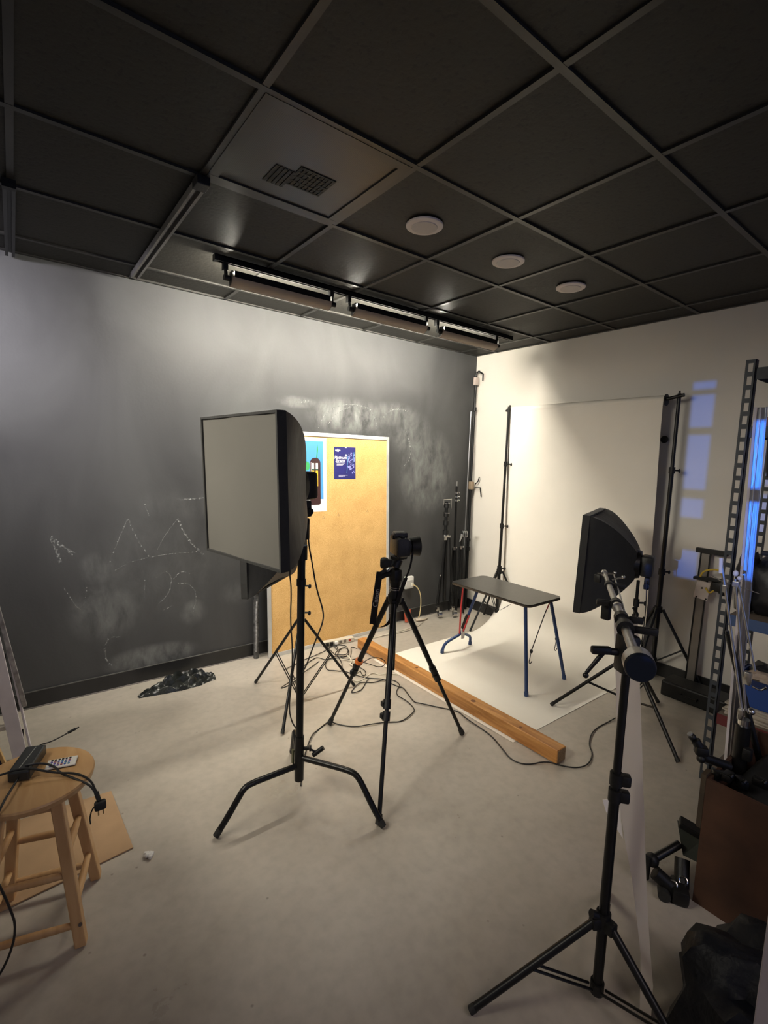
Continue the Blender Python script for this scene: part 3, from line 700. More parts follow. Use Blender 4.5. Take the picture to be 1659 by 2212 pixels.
# C-stand (turtle base)
C1 = V(-2.952, -1.697, 0)
cs = thing('turtle_base_stand', 'black stand with thick column and splayed turtle base legs', 'light stand', C1)
MB().cyl(C1+V(0, 0, 0.125), C1+V(0, 0, 1.19), 0.0175, n=20).build('column', black_metal, cs, True)
MB().cyl(C1+V(0, 0, 0.105), C1+V(0, 0, 0.325), 0.0215, n=20).build('base_socket', black_metal, cs, True)
MB().cyl(C1+V(0, 0, 1.17), C1+V(0, 0, 1.235), 0.026, n=20).cyl(C1+V(0, 0, 1.05), C1+V(0, 0, 1.08), 0.021, n=20).build('collar', black_plastic, cs, True)
MB().cyl(C1+V(0, 0, 1.23), C1+V(-0.002, 0.01, 1.33), 0.010, n=12).build('spigot', chrome, cs, True)
MB().box(C1+V(0.02, 0.03, 1.305), (0.05, 0.05, 0.10), None, 0.008).build('swivel_head', black_plastic, cs, True)
rr_ = V(0.859, -0.512, 0)
MB().cyl(C1+V(0, 0, 0.262), C1+rr_*0.045+V(0, 0, 0.262), 0.009, n=12).cyl(C1+rr_*0.046+V(0, 0, 0.262), C1+rr_*0.056+V(0, 0, 0.262), 0.014, n=12).cyl(C1+rr_*0.05+V(0, 0, 0.258), C1+rr_*0.078+V(0, 0, 0.240), 0.005, n=8).tube([C1+rr_*0.064+V(0, 0, 0.226), C1+rr_*0.112+V(0.0, 0.0, 0.262)], 0.011, 10).build('locking_handle', black_plastic, cs, True)
for (fx, fy, z0) in ((-3.348, -1.704, 0.180), (-2.730, -2.072, 0.220), (-2.815, -1.354, 0.200)):
    f = V(fx, fy, 0.012); d = (V(fx, fy, 0)-C1); Ln = d.length; d.normalize()
    a = C1 + d*0.02 + V(0, 0, z0)
    pts = [a, C1+d*Ln*0.35+V(0, 0, z0+0.004), C1+d*Ln*0.60+V(0, 0, z0+0.006), C1+d*Ln*0.68+V(0, 0, z0-0.002), C1+d*Ln*0.745+V(0, 0, z0-0.035), C1+d*Ln*0.87+V(0, 0, z0*0.42), f]
    lg = MB().tube(pts, 0.0135, 12, 1).build('leg', black_metal, cs, True)
    MB().tube([f+(pts[-2]-f).normalized()*0.03, f], 0.0145, 12).build('leg_cap', black_rubber, lg, True)
# counter handle plate on the back of the column
MB().box(C1+V(-0.026, 0.014, 0.225), (0.010, 0.016, 0.07), None, 0.003).build('leg_lock', mat('olive_metal', (0.06, 0.06, 0.025, 1), 0.4), cs)

tripod_stand('light_stand', 'thin black tripod light stand holding the low dark softbox', (-2.505, -0.855), [(-2.657, -0.464), (-2.097, -0.898), (-2.781, -1.162)], 0.555, 0.035, 0.97, 0.012, 0.0095, 0.02, (0.62, 0.8))
s3c = (-0.925, -2.262)
tripod_stand('light_stand', 'black tripod light stand under the side-on black softbox', s3c, [(-1.147, -1.869), (-1.109, -2.646), (-0.480, -2.270)], 0.43, 0.16, 0.93, 0.015, 0.011, 0.05, (0.55, 0.70, 0.80))

# backdrop stands
tripod_stand('backdrop_stand', 'black backdrop stand at the left end of the paper roll', (-0.215, -0.628), [(-0.564, -0.600), (-0.05, -0.33), (-0.06, -0.93)], 0.56, 0.16, 2.15, 0.016, 0.010, 0.04, (0.60, 1.02, 1.62), 'backdrop stands at both ends of the paper roll', 'backdrop stand')
tripod_stand('backdrop_stand', 'black backdrop stand at the right end of the paper roll', (-0.13, -2.075), [(-0.04, -2.40), (-0.45, -2.07), (-0.04, -1.80)], 0.56, 0.16, 2.16, 0.017, 0.011, 0.04, (0.86, 1.62), 'backdrop stands at both ends of the paper roll', 'backdrop stand')

# seamless paper on its roll
RX, RZ = -0.155, 2.118; RR = 0.034
ppr = thing('paper_backdrop', 'white seamless paper sweeping from roll across the floor under the table', 'backdrop', (-0.8, -1.3, 0))
MB().cyl((RX, -0.600, RZ), (RX, -1.998, RZ), RR, n=28).build('paper_roll', paper_white, ppr, True)
MB().cyl((RX, -0.585, RZ), (RX, -0.600, RZ), 0.030, n=16).cyl((RX, -1.998, RZ), (RX, -2.004, RZ), 0.042, n=20).build('core_end', black_plastic, ppr, True)
prof = [(RX-RR-0.0005+0.0, RZ-0.01), (RX-RR+0.004, 1.9), (-0.155, 1.4), (-0.135, 0.9), (-0.125, 0.6), (-0.125, 0.42)]
for k in range(1, 13):
    a = math.radians(90*k/12); prof.append((-0.125-0.42*(1-math.cos(a)), 0.42-0.417*math.sin(a)))
prof += [(-0.9, 0.003), (-1.25, 0.003), (-1.5, 0.003), (-1.60, 0.003), (-1.715, 0.0035)]
y_l, y_r = -0.606, -1.993
rows = []
for x, z in prof:
    rows.append([V(x, y_l+(y_r-y_l)*j/8, z) for j in range(9)])
top = MB().grid(rows)
top.build('paper_sheet', paper_white, ppr, True)
xb = thing('crossbar', 'black crossbar and pegs through the white paper roll', 'crossbar', (RX, -1.3, RZ))
MB().cyl((RX, -0.56, RZ+0.012), (RX, -0.600, RZ+0.012), 0.012, n=14).build('bar_end', black_metal, xb, True)
MB().cyl((RX, -2.004, RZ+0.006), (RX+0.01, -2.115, RZ+0.028), 0.013, n=14).build('bar_end', black_metal, xb, True)
MB().cyl((-0.13, -2.075, 2.13), (-0.13, -2.075, 2.18), 0.007, n=10).build('peg', black_metal, xb, True)
MB().cyl((-0.20, -0.628, 2.13), (-0.20, -0.628, 2.165), 0.007, n=10).build('peg', black_metal, xb, True)
MB().cyl((RX-0.02, -0.60, RZ-0.0), (RX-0.02, -0.565, RZ), 0.010, n=8).build('hook', black_plastic, xb, True)
kn = thing('wall_bumper', 'small round black bumper on white wall beside the backdrop roll', 'knob', (-0.001, -1.964, 1.837))
MB().lathe((0.0, -1.962, 1.838), (-0.1, -1.962, 1.838), [(0, 0.012), (0.02, 0.012), (0.022, 0.026), (0.035, 0.028), (0.040, 0.02)], 20).build('knob_cap', black_plastic, kn, True)

# ------------------------------------------------------------------ timber on the paper edge
pk = thing('timber_beam', 'long square timber beam lying on the near edge of the white paper', 'timber', (-1.65, -1.25, 0.004))
mb = MB(); mb.bb(-1.688, -1.606, -2.262, -0.335, 0.0045, 0.084, 0.004); mb.build('beam', plank_wood, pk)
MB().bb(-1.684, -1.610, -2.2632, -2.2622, 0.009, 0.080).build('end_grain', wood('end_grain', (0.20, 0.12, 0.06), (0.36, 0.25, 0.14), (20, 20, 20), 5), pk)
for (x, y, r) in ((-1.66, -1.63, 0.018), (-1.64, -1.05, 0.012), (-1.662, -2.0, 0.010)):
    MB().cyl((x, y, 0.083), (x, y, 0.0845), r, r*0.9, 14).build('knot', mat('wood_knot', (0.16, 0.06, 0.02, 1), 0.6, 0, 0.3, 60), pk)

# ------------------------------------------------------------------ small folding table
tb = thing('folding_table', 'small black-topped folding table with blue legs on the white paper', 'table', (-0.98, -1.29, 0))
def rrect(x0, x1, y0, y1, r, z):
    out = []
    for cx_, cy_, a0 in ((x1-r, y0+r, -90), (x1-r, y1-r, 0), (x0+r, y1-r, 90), (x0+r, y0+r, 180)):
        for k in range(7): a = math.radians(a0+15*k); out.append((cx_+r*math.cos(a), cy_+r*math.sin(a), z))
    return out
MB().prism(rrect(-1.185, -0.775, -1.668, -0.912, 0.045, 0.642), (0, 0, 0.009)).build('tabletop', table_black, tb)
MB().prism(rrect(-1.187, -0.773, -1.670, -0.910, 0.047, 0.632), (0, 0, 0.0105)).build('top_edge', edge_wood, tb)
for fx, tx_ in ((-1.179, -1.10), (-0.712, -0.86)):
    lg = MB().tube([(tx_ if fx > -1 else -1.160, -1.625, 0.632), (fx, -1.693, 0.02)], 0.0125, 12).build('leg', blue_metal, tb, True)
    MB().cyl((fx, -1.690, 0.035), (fx, -1.694, 0.0045), 0.0155, n=12).build('foot_cap', blue_metal, lg, True)
for fx, b0 in ((-1.150, 1), (-0.806, -1)):
    # curved rear legs come down together and splay into feet
    x1 = -0.965
    pts = [(-0.900, -0.99, 0.632), (-0.935, -0.93, 0.40), (x1, -0.880, 0.20), (x1-0.012*b0, -0.866, 0.150), (fx+0.07*b0, -0.846, 0.115), (fx+0.012*b0, -0.834, 0.085), (fx, -0.822, 0.02)]
    lg = MB().tube(pts, 0.0125 if b0 > 0 else 0.0115, 12, 2).build('leg', blue_metal, tb, True)
    MB().cyl((fx, -0.824, 0.032), (fx, -0.822, 0.0045), 0.0155, n=12).build('foot_cap', blue_metal, lg, True)
MB().tube([(-1.075, -0.955, 0.632), (-1.045, -0.915, 0.40), (-1.010, -0.880, 0.165)], 0.0075, 10).build('red_strut', red_metal, tb, True)
MB().tube([(-0.985, -0.955, 0.34), (-0.985, -0.900, 0.19)], 0.007, 10).build('red_strut', red_metal, tb, True)
MB().box((-0.975, -0.905, 0.27), (0.018, 0.03, 0.14), Matrix.Rotation(0.35, 3, 'X'), 0.003).build('latch_block', black_plastic, tb)
MB().box((-0.968, -0.880, 0.155), (0.036, 0.010, 0.085), None, 0.002).build('hang_tag', white_plastic, tb)
# elastic cords with hooks
for pts, m_ in (([(-0.850, -1.62, 0.632), (-0.950, -1.63, 0.50), (-1.10, -1.655, 0.30)], black_rubber), ([(-0.845, -1.615, 0.632), (-0.80, -1.63, 0.50), (-0.775, -1.645, 0.32)], black_rubber)):
    cdv = MB().tube(pts, 0.0035, 8, 1).build('elastic_cord', m_, tb, True)
    e = Vector(pts[-1]); MB().ball(e, 0.012, (1, 1, 1.3), 10).build('cord_ball', black_rubber, cdv, True)
    s1 = -1 if e.x < -1 else 1
    MB().tube([e, e+V(0.018*-1, -0.004, -0.05), e+V(-0.028, -0.006, -0.075), e+V(-0.015, -0.008, -0.09), e+V(0.0, -0.01, -0.07)], 0.0028, 7, 1).build('cord_hook', black_metal, cdv, True)
MB().tube([(-0.852, -1.621, 0.628), (-0.905, -1.627, 0.56)], 0.0045, 8).build('red_cord', red_metal, tb, True)

# ------------------------------------------------------------------ camera on its tripod
TC = V(-2.385, -1.676, 0)
tp = thing('camera_tripod', 'black photo tripod in the middle of the room carrying the camera', 'tripod', TC)
MB().cyl(TC+V(0, 0, 0.50), TC+V(0, 0, 0.97), 0.0125, n=16).build('centre_column', black_metal, tp, True)
MB().lathe(TC+V(0, 0, 0.86), TC+V(0, 0, 1.0), [(0, 0.022), (0.02, 0.036), (0.055, 0.038), (0.075, 0.024), (0.10, 0.022), (0.12, 0.030), (0.14, 0.030)], 20).build('spider', black_plastic, tp, True)
MB().cyl(TC+V(0, 0, 0.944), TC+V(0, 0, 0.950), 0.0305, n=20).cyl(TC+V(0, 0, 0.956), TC+V(0, 0, 0.960), 0.0305, n=20).build('chrome_band', chrome, tp, True)
hd = MB().box(TC+V(0.0, 0.0, 1.02), (0.055, 0.055, 0.075), None, 0.014).cyl(TC+V(-0.01, 0, 1.065), TC+V(0.01, 0, 1.105), 0.030, n=16)
hd.build('pan_head', black_plastic, tp, True)
side = V(-0.80, 0.61, 0)
MB().lathe(TC+side*0.02+V(0, 0, 1.085), TC+side*0.085+V(0, 0, 1.085), [(0, 0.020), (0.02, 0.022), (0.03, 0.029), (0.045, 0.031), (0.058, 0.028), (0.064, 0.018)], 20).cyl(TC+side*0.05+V(0, 0, 1.05), TC+side*0.075+V(0, 0, 1.03), 0.012, n=10).build('tilt_knob', black_rubber, tp, True)
MB().cyl(TC+side*0.03+V(0, 0, 1.055), TC+side*0.045+V(0, 0, 1.04), 0.006, n=8).build('pan_screw', chrome, tp, True)
MB().tube([TC+side*0.01+V(0, 0, 1.035), TC+side*0.06+V(0, 0, 1.020), TC+side*0.095+V(0.0, 0.0, 1.000)], 0.015, 10).build('head_handle', black_plastic, tp, True)
MB().box(TC+V(0.01, -0.01, 1.118), (0.07, 0.06, 0.018), Matrix.Rotation(0.2, 3, 'Z'), 0.003).build('quick_plate', black_metal, tp)
for k, (fx, fy) in enumerate(((-2.498, -1.225), (-1.903, -1.765), (-2.739, -2.050))):
    f = V(fx, fy, 0.0); d = (f-TC).normalized(); a = TC+d*0.045+V(0, 0, 0.875); b = V(fx, fy, 0.012)
    at = lambda t_: a+(b-a)*t_
    lg = MB().cyl(at(0), at(0.50), 0.0155, 0.0145, 16).build('leg', black_metal, tp, True)
    MB().cyl(at(0.50), at(0.98), 0.0105, n=14).build('leg_tube', black_metal, lg, True)
    for t0 in (0.47, 0.525):
        sd = V(-d.y, d.x, 0)
        MB().cyl(at(t0), at(t0+0.045), 0.019, n=14).box(at(t0+0.022)+sd*(0.018 if k != 2 else -0.018)-d*0.0, (0.022, 0.022, 0.026), None, 0.004).build('leg_lock', black_plastic, lg, True)
    MB().cyl(at(0.96), b, 0.014, 0.017, 12).build('rubber_foot', black_rubber, lg, True)
    MB().box(a-d*0.012+V(0, 0, 0.004), (0.034, 0.034, 0.04), Matrix.Rotation(math.atan2(d.y, d.x), 3, 'Z'), 0.006).build('leg_joint', black_plastic, tp, True)
# orange band with looped cord on the leg nearest the board
f = V(-2.498, -1.225, 0.012); d = (V(f.x, f.y, 0)-TC).normalized(); a = TC+d*0.045+V(0, 0, 0.875)
p0 = a+(f-a)*0.455; p1 = a+(f-a)*0.475
ob = thing('orange_cable_tie', 'orange rubber band with thin looped cord around a tripod leg', 'band', p0)
MB().cyl(p0, p1, 0.024, n=18).build('band', orange, ob, True)
MB().tube([p1+V(0.018, -0.015, 0), p1+V(0.06, -0.045, 0.035), p1+V(0.11, -0.085, 0.030), p1+V(0.125, -0.10, 0.0), p1+V(0.095, -0.08, -0.025), p1+V(0.05, -0.045, -0.005), p1+V(0.018, -0.015, 0.004)], 0.0022, 7, 2).build('loop', cable_black, ob, True)

# the camera
cdir = V(0.80, -0.05, 0).normalized(); cl = V(0, 0, 1).cross(cdir)     # looks to the right wall
cdir = V(0.93, -0.36, 0).normalized(); cl = V(0, 0, 1).cross(cdir)
CM = Matrix((cl, cdir, V(0, 0, 1))).transposed().to_4x4(); CM.translation = TC+V(0.012, -0.008, 1.128)
cam_body = mat('camera_body', (0.014, 0.014, 0.014, 1), 0.38, 0, 0.2, 50, 0.25, 300)
ct = thing('photo_camera', 'black digital camera on the tripod with large lens pointing right', 'camera', CM.translation)
mb = MB(); mb.M = CM
mb.box((0, -0.002, 0.052), (0.146, 0.062, 0.098), None, 0.010).box((-0.058, 0.020, 0.050), (0.032, 0.040, 0.090), None, 0.012).box((0.058, 0.016, 0.050), (0.030, 0.034, 0.090), None, 0.010).box((0, 0.0, 0.110), (0.064, 0.076, 0.034), None, 0.012).build('body', cam_body, ct, True)
mb = MB(); mb.M = CM
mb.lathe((0, 0.02, 0.048), (0, 0.2, 0.048), [(0, 0.036), (0.012, 0.038), (0.016, 0.035), (0.036, 0.037), (0.040, 0.045), (0.085, 0.056), (0.086, 0.052), (0.06, 0.038), (0.058, 0.002)], 28).build('lens', black_plastic, ct, True)
mb = MB(); mb.M = CM; mb.cyl((-0.05, 0, 0.094), (-0.05, 0, 0.108), 0.013, n=16).cyl((0.045, 0.005, 0.094), (0.045, 0.005, 0.106), 0.014, n=16).box((0, -0.01, 0.121), (0.022, 0.02, 0.006)).build('dials', black_metal, ct, True)
mb = MB(); mb.M = CM; mb.box((0, -0.0275, 0.045), (0.075, 0.004, 0.055), None, 0.0015).box((0, -0.036, 0.100), (0.036, 0.014, 0.024), None, 0.004).build('rear_screen', mat('screen_dark', (0.008, 0.008, 0.010, 1), 0.5, spec=0.3), ct)
mb = MB(); mb.M = CM; mb.box((-0.0705, 0.0, 0.046), (0.004, 0.036, 0.060), None, 0.0015).build('port_cover', black_rubber, ct)
# strap: wide band hangs left of tripod, loops back up to camera
strap_mat = mat('strap_black', (0.013, 0.011, 0.011, 1), 0.6, 0, 0.2, 30)
def ribbon(pts, wvec, w_, th=0.0025, taper=None, sub=2):
    pts = [Vector(p) for p in pts]
    for _ in range(sub):
        q = [pts[0]]
        for i in range(len(pts)-1): q += [pts[i]*.75+pts[i+1]*.25, pts[i]*.25+pts[i+1]*.75]
        q.append(pts[-1]); pts = q
    rows = []
    for i, p in enumerate(pts):
        k = taper(i/(len(pts)-1)) if taper else 1
        wv = Vector(wvec(i/(len(pts)-1)) if callable(wvec) else wvec).normalized()*w_/2*k
        rows.append([p-wv, p+wv])
    mb = MB().grid(rows); bmesh.ops.solidify(mb.bm, geom=mb.bm.faces[:], thickness=th); return mb
st = thing('camera_strap', 'black camera strap with white lettering hanging in a loop beside the tripod', 'strap', (-2.44, -1.66, 1.0))
viewx = V(0.79, -0.61, 0)
A0, A1 = V(-2.458, -1.632, 1.040), V(-2.500, -1.640, 0.765)
ribbon([A0, A0.lerp(A1, 0.5)+V(0.001, 0.004, 0), A1], viewx, 0.034, sub=1).build('wide_band', strap_mat, st, True)
ribbon([A1+V(0, -0.004, 0.01), A1+V(0.022, -0.018, -0.022), A1+V(0.07, -0.05, 0.0), V(-2.413, -1.718, 0.86), V(-2.394, -1.735, 0.95), V(-2.372, -1.745, 1.02)], viewx, 0.020, sub=2).build('narrow_band', strap_mat, st, True)
ribbon([V(-2.372, -1.745, 1.02), V(-2.350, -1.752, 1.08), V(-2.330, -1.742, 1.15)], viewx, 0.010).build('strap_end', strap_mat, st, True)
pc = A0.lerp(A1, 0.50); nrm = V(0, 0, 0); d_ = (A0-A1).normalized()
zn = viewx.cross(d_).normalized()
if zn.dot(CAM-pc) < 0: zn = -zn
text_mesh('lettering', 'Canon', 0.036, frame_mat(pc+zn*0.0052+d_*0.0, d_, zn), mat('strap_print', (0.32, 0.31, 0.30, 1), 0.6), st, bold=0.0004)

# ------------------------------------------------------------------ boom stand in the right foreground
BC = V(-2.615, -2.998, 0)
bs = thing('boom_stand', 'tall black light stand in the right foreground carrying a silver boom', 'light stand', BC)
MB().cyl(BC+V(0, 0, 0.035), BC+V(0, 0, 0.70), 0.0145, n=18).build('pole', black_metal, bs, True)
MB().cyl(BC+V(0, 0, 0.70), BC+V(0, 0, 1.09), 0.0115, n=18).build('pole', black_metal, bs, True)
sx_ = V(0.35, -0.94, 0); sx_ = V(0.62, -0.78, 0)
for z in (0.685, 0.735):
    MB().cyl(BC+V(0, 0, z-0.018), BC+V(0, 0, z+0.018), 0.018, n=16).box(BC+sx_*0.024+V(0, 0, z), (0.03, 0.026, 0.034), Matrix.Rotation(math.atan2(sx_.y, sx_.x), 3, 'Z'), 0.006).build('lock_clamp', black_plastic, bs, True)
MB().cyl(BC+V(0, 0, 0.250), BC+V(0, 0, 0.305), 0.021, n=18).cyl(BC+V(0, 0, 0.285), BC+V(-0.035, 0.02, 0.305), 0.012, n=10).build('collar', black_plastic, bs, True)
MB().cyl(BC+V(0, 0, 0.035), BC+V(0, 0, 0.070), 0.020, n=18).build('collar', black_plastic, bs, True)
for fx, fy in ((-2.954, -2.792), (-2.665, -3.385), (-2.235, -2.835)):
    f = V(fx, fy, 0.010); d = (V(fx, fy, 0)-BC).normalized(); a = BC+d*0.03+V(0, 0, 0.275)
    lg = MB().tube([a, f], 0.0115, 12).build('leg', black_metal, bs, True)
    MB().cyl(f+(a-f)*0.04, f, 0.0125, n=12).build('rubber_foot', black_rubber, lg, True)
    MB().box(a-d*0.006, (0.03, 0.03, 0.036), Matrix.Rotation(math.atan2(d.y, d.x), 3, 'Z'), 0.005).build('leg_joint', black_plastic, bs, True)
    mid = a+(f-a)*0.5; lo = BC+d*0.022+V(0, 0, 0.055); sd = V(-d.y, d.x, 0)*0.010
    MB().cyl(lo+sd, mid+sd, 0.0042, n=8).cyl(lo-sd, mid-sd, 0.0042, n=8).build('brace', black_metal, bs, True)
# boom clamp and handle
MB().box(BC+V(-0.006, 0.0, 1.115), (0.05, 0.05, 0.11), Matrix.Rotation(-0.5, 3, 'Z'), 0.010).build('boom_clamp', black_plastic, bs, True)
hx_ = V(-0.76, 0.60, 0.0)
MB().cyl(BC+hx_*0.02+V(0, 0, 1.115), BC+hx_*0.055+V(0, 0, 1.118), 0.010, n=12).box(BC+hx_*0.078+V(0, 0, 1.120), (0.055, 0.022, 0.022), Matrix.Rotation(math.atan2(hx_.y, hx_.x), 3, 'Z'), 0.006).build('clamp_handle', black_plastic, bs, True)
MB().cyl(BC+hx_*0.072+V(0, 0, 1.112), BC+hx_*0.115+V(0, 0, 1.052), 0.007, 0.005, 10).ball(BC+hx_*0.116+V(0, 0, 1.045), 0.0085, n=12).build('locking_lever', black_metal, bs, True)
# silver boom arm
bN, bE = V(-2.838, -3.125, 1.184), V(-1.868, -2.529, 1.151)
bn_dir = (bE-bN).normalized(); BA = lambda m_: bN+bn_dir*m_
ba = thing('telescopic_boom', 'silver telescopic boom arm pointing away with round counterweight end', 'boom arm', BA(0.28))
MB().cyl(BA(-0.02), BA(0.55), 0.0125, n=18).build('tube_section', alu, ba, True)
MB().cyl(BA(0.53), BA(0.86), 0.0105, n=16).build('tube_section', alu, ba, True)
MB().cyl(BA(0.84), BA(1.14), 0.0085, n=16).build('tube_section', alu, ba, True)
MB().lathe(BA(-0.028), BA(0.3), [(0, 0.030), (0.004, 0.0325), (0.010, 0.0335)], 32).build('weight_face', mat('dark_blue_cap', (0.003, 0.007, 0.016, 1), 0.6, spec=0.3), ba, True)
MB().lathe(BA(-0.018), BA(0.3), [(0, 0.0336), (0.045, 0.0336), (0.050, 0.030), (0.052, 0.013)], 32).build('counterweight', alu, ba, True)
sd = V(bn_dir.y, -bn_dir.x, 0)      # to the right of the arm
for m_, r, s, L_ in ((0.27, 0.024, 1, 0.07), (0.37, 0.021, 1, 0.045), (0.55, 0.019, -1, 0.05), (0.86, 0.016, 1, 0.05)):
    mb = MB().cyl(BA(m_), BA(m_+0.035), r, n=20)
    mb.box(BA(m_+0.017)+sd*s*(r+L_*0.4), (L_*0.9, 0.016, 0.020), Matrix.Rotation(math.atan2(sd.y, sd.x), 3, 'Z'), 0.004)
    mb.build('ring_clamp', black_plastic, ba, True)
MB().cyl(BA(0.515), BA(0.53), 0.0165, n=20).build('chrome_ring', chrome, ba, True)
MB().box(BA(0.60)-sd*0.026-V(0, 0, 0.035), (0.022, 0.03, 0.065), None, 0.005).build('clamp_lever', black_plastic, ba, True)
MB().tube([BA(0.42)+sd*0.03-V(0, 0, 0.02), BA(0.46)+sd*0.055-V(0, 0, 0.005), BA(0.50)+sd*0.045+V(0, 0, 0.01)], 0.005, 8, 1).build('hook_lever', black_metal, ba, True)
MB().cyl(BA(1.12), BA(1.15), 0.014, n=16).cyl(BA(1.12)-sd*0.03, BA(1.12)+sd*0.04+V(0, 0, 0.006), 0.004, n=8).ball(BA(1.13)+sd*0.042+V(0, 0, 0.008), 0.007).build('tip_clamp', chrome, ba, True)
MB().box(BA(1.07)-sd*0.03-V(0, 0, 0.015), (0.018, 0.03, 0.035), None, 0.004).build('tip_knob', black_plastic, ba, True)
MB().tube([BA(0.40)+sd*0.014, BA(0.7)+sd*0.026-V(0, 0, 0.004), BA(0.95)+sd*0.032, BA(1.08)+sd*0.034+V(0, 0, 0.006)], 0.003, 8, 1).build('side_rod', alu, ba, True)
MB().cyl(BA(1.0)+sd*0.02, BA(1.0)+sd*0.06+V(0, 0, 0.015), 0.004, n=8).ball(BA(1.0)+sd*0.062+V(0, 0, 0.016), 0.008).build('tip_screw', chrome, ba, True)

# leaning strip of white board behind the boom stand
SL = [(-2.512, -2.9, 1.168), (-2.517, -2.922, 1.006), (-2.522, -2.943, 0.852), (-2.529, -2.968, 0.655), (-2.53, -2.985, 0.566), (-2.53, -3.007, 0.481), (-2.528, -3.032, 0.391), (-2.529, -3.058, 0.273), (-2.53, -3.077, 0.181), (-2.534, -3.087, 0.083), (-2.538, -3.094, 0.002)]
SR = [(-2.491, -2.962, 1.183), (-2.496, -2.983, 1.025), (-2.501, -3.004, 0.874), (-2.507, -3.03, 0.683), (-2.51, -3.043, 0.595), (-2.513, -3.054, 0.506), (-2.516, -3.067, 0.411), (-2.519, -3.085, 0.29), (-2.521, -3.1, 0.197), (-2.523, -3.117, 0.106), (-2.530, -3.123, 0.002)]
ws = thing('foam_board_strip', 'long narrow strip of white foam board standing behind the right-hand stand', 'board', (-2.53, -3.1, 0))
sh = V(0, 0, 0)
mb = MB()
rows = [[Vector(a)+sh*0.6, Vector(a).lerp(Vector(b), 0.5)+sh*0.3, Vector(b)+sh*0.0] for a, b in zip(SL, SR)]
mb.grid(rows); bmesh.ops.solidify(mb.bm, geom=mb.bm.faces[:], thickness=0.005)
mb.build('strip', foam_white, ws)
MB().prism([(-2.552, -2.935, 0.600), (-2.545, -2.945, 0.565), (-2.528, -2.995, 0.50), (-2.528, -2.975, 0.62)], (0.004, 0.002, 0)).build('torn_flap', foam_white, ws)

# ------------------------------------------------------------------ cables on the floor and cords
def floor_cable(name, pts, r, m_, label, cat='cable', smooth=2, zs=None, group=None):
    P = []
    for i, p in enumerate(pts):
        P.append((p[0], p[1], r+0.0012+(0.007 if (i*7) % 3 == 0 else 0.0) if zs is None else zs(i)))
    o = MB().tube(P, r, 7, smooth).build(name, m_, None, True, origin=(pts[0][0], pts[0][1], 0))
    return tag(o, label, cat, group)
c1 = [(-2.475, -0.80), (-2.30, -0.44), (-2.092, -0.317), (-2.07, -0.355), (-2.046, -0.401), (-2.002, -0.4), (-1.937, -0.391), (-1.887, -0.442), (-1.843, -0.434), (-1.794, -0.371), (-1.766, -0.291), (-1.795, -0.262), (-1.88, -0.334), (-1.929, -0.396), (-1.922, -0.438), (-1.909, -0.5), (-1.875, -0.505), (-1.787, -0.395), (-1.738, -0.309), (-1.71, -0.31), (-1.705, -0.349)]
c2_ = [(-2.40, -0.40), (-2.20, -0.31), (-2.073, -0.283), (-2.026, -0.277), (-1.965, -0.25), (-1.894, -0.207), (-1.823, -0.192), (-1.827, -0.251), (-1.86, -0.279), (-1.851, -0.225), (-1.812, -0.189), (-1.773, -0.215), (-1.752, -0.269), (-1.791, -0.354), (-1.851, -0.41), (-1.902, -0.395), (-1.932, -0.357), (-1.859, -0.289), (-1.793, -0.283), (-1.769, -0.308), (-1.821, -0.411), (-1.872, -0.443), (-1.918, -0.431), (-1.968, -0.416)]
c3 = [(-1.902, -0.185), (-1.921, -0.327), (-1.932, -0.431), (-1.969, -0.531), (-2.017, -0.617), (-2.05, -0.652), (-2.091, -0.617), (-2.129, -0.576), (-2.094, -0.482), (-2.035, -0.418), (-1.973, -0.413)]
c4 = [(-2.05, -0.652), (-2.032, -0.656), (-1.999, -0.726), (-1.993, -0.8), (-1.945, -0.854), (-1.891, -0.898), (-1.868, -0.944), (-1.856, -1.004), (-1.841, -1.085), (-1.828, -1.122), (-1.852, -1.202), (-1.893, -1.316), (-1.879, -1.35), (-1.796, -1.464), (-1.724, -1.563), (-1.761, -1.659), (-1.756, -1.77), (-1.768, -1.881), (-1.828, -2.006), (-1.863, -2.098), (-1.823, -2.174), (-1.714, -2.216), (-1.670, -2.291), (-1.614, -2.348), (-1.545, -2.368), (-1.426, -2.325), (-1.37, -2.268), (-1.261, -2.218), (-1.144, -2.195), (-1.033, -2.202), (-0.950, -2.21)]
c5 = [(-1.952, -0.873), (-2.003, -0.905), (-2.075, -0.97), (-2.139, -0.995), (-2.173, -0.972), (-2.141, -0.94), (-2.052, -0.887), (-2.0, -0.892), (-1.96, -0.934), (-1.871, -0.949), (-1.811, -0.974), (-1.801, -1.026), (-1.83, -1.093), (-1.882, -1.114), (-1.929, -1.176), (-1.932, -1.239), (-1.923, -1.302), (-1.951, -1.394), (-2.005, -1.426), (-2.115, -1.456), (-2.182, -1.41), (-2.298, -1.374), (-2.379, -1.343), (-2.45, -1.27), (-2.488, -1.205), (-2.528, -1.21), (-2.595, -1.243), (-2.652, -1.273), (-2.80, -1.45), (-2.90, -1.62)]
c6 = [(-1.901, -0.677), (-1.886, -0.729), (-1.91, -0.785), (-1.967, -0.825), (-1.94, -0.765), (-1.909, -0.689), (-1.923, -0.612), (-1.883, -0.517), (-1.824, -0.52)]
floor_cable('power_cable', c1, 0.0032, cable_black, 'black cable running from low softbox stand into the tangle')
floor_cable('power_cable', c2_, 0.0032, cable_black, 'black cable coiled in front of the power strip')
floor_cable('power_cable', c3, 0.0032, cable_black, 'black cable looping out from the power strip socket')
floor_cable('power_cable', c4, 0.0037, cable_black, 'long black cable snaking past the timber beam to side-on softbox')
floor_cable('power_cable', c5, 0.0035, cable_black, 'black cable crossing under the tripod to the turtle base stand')
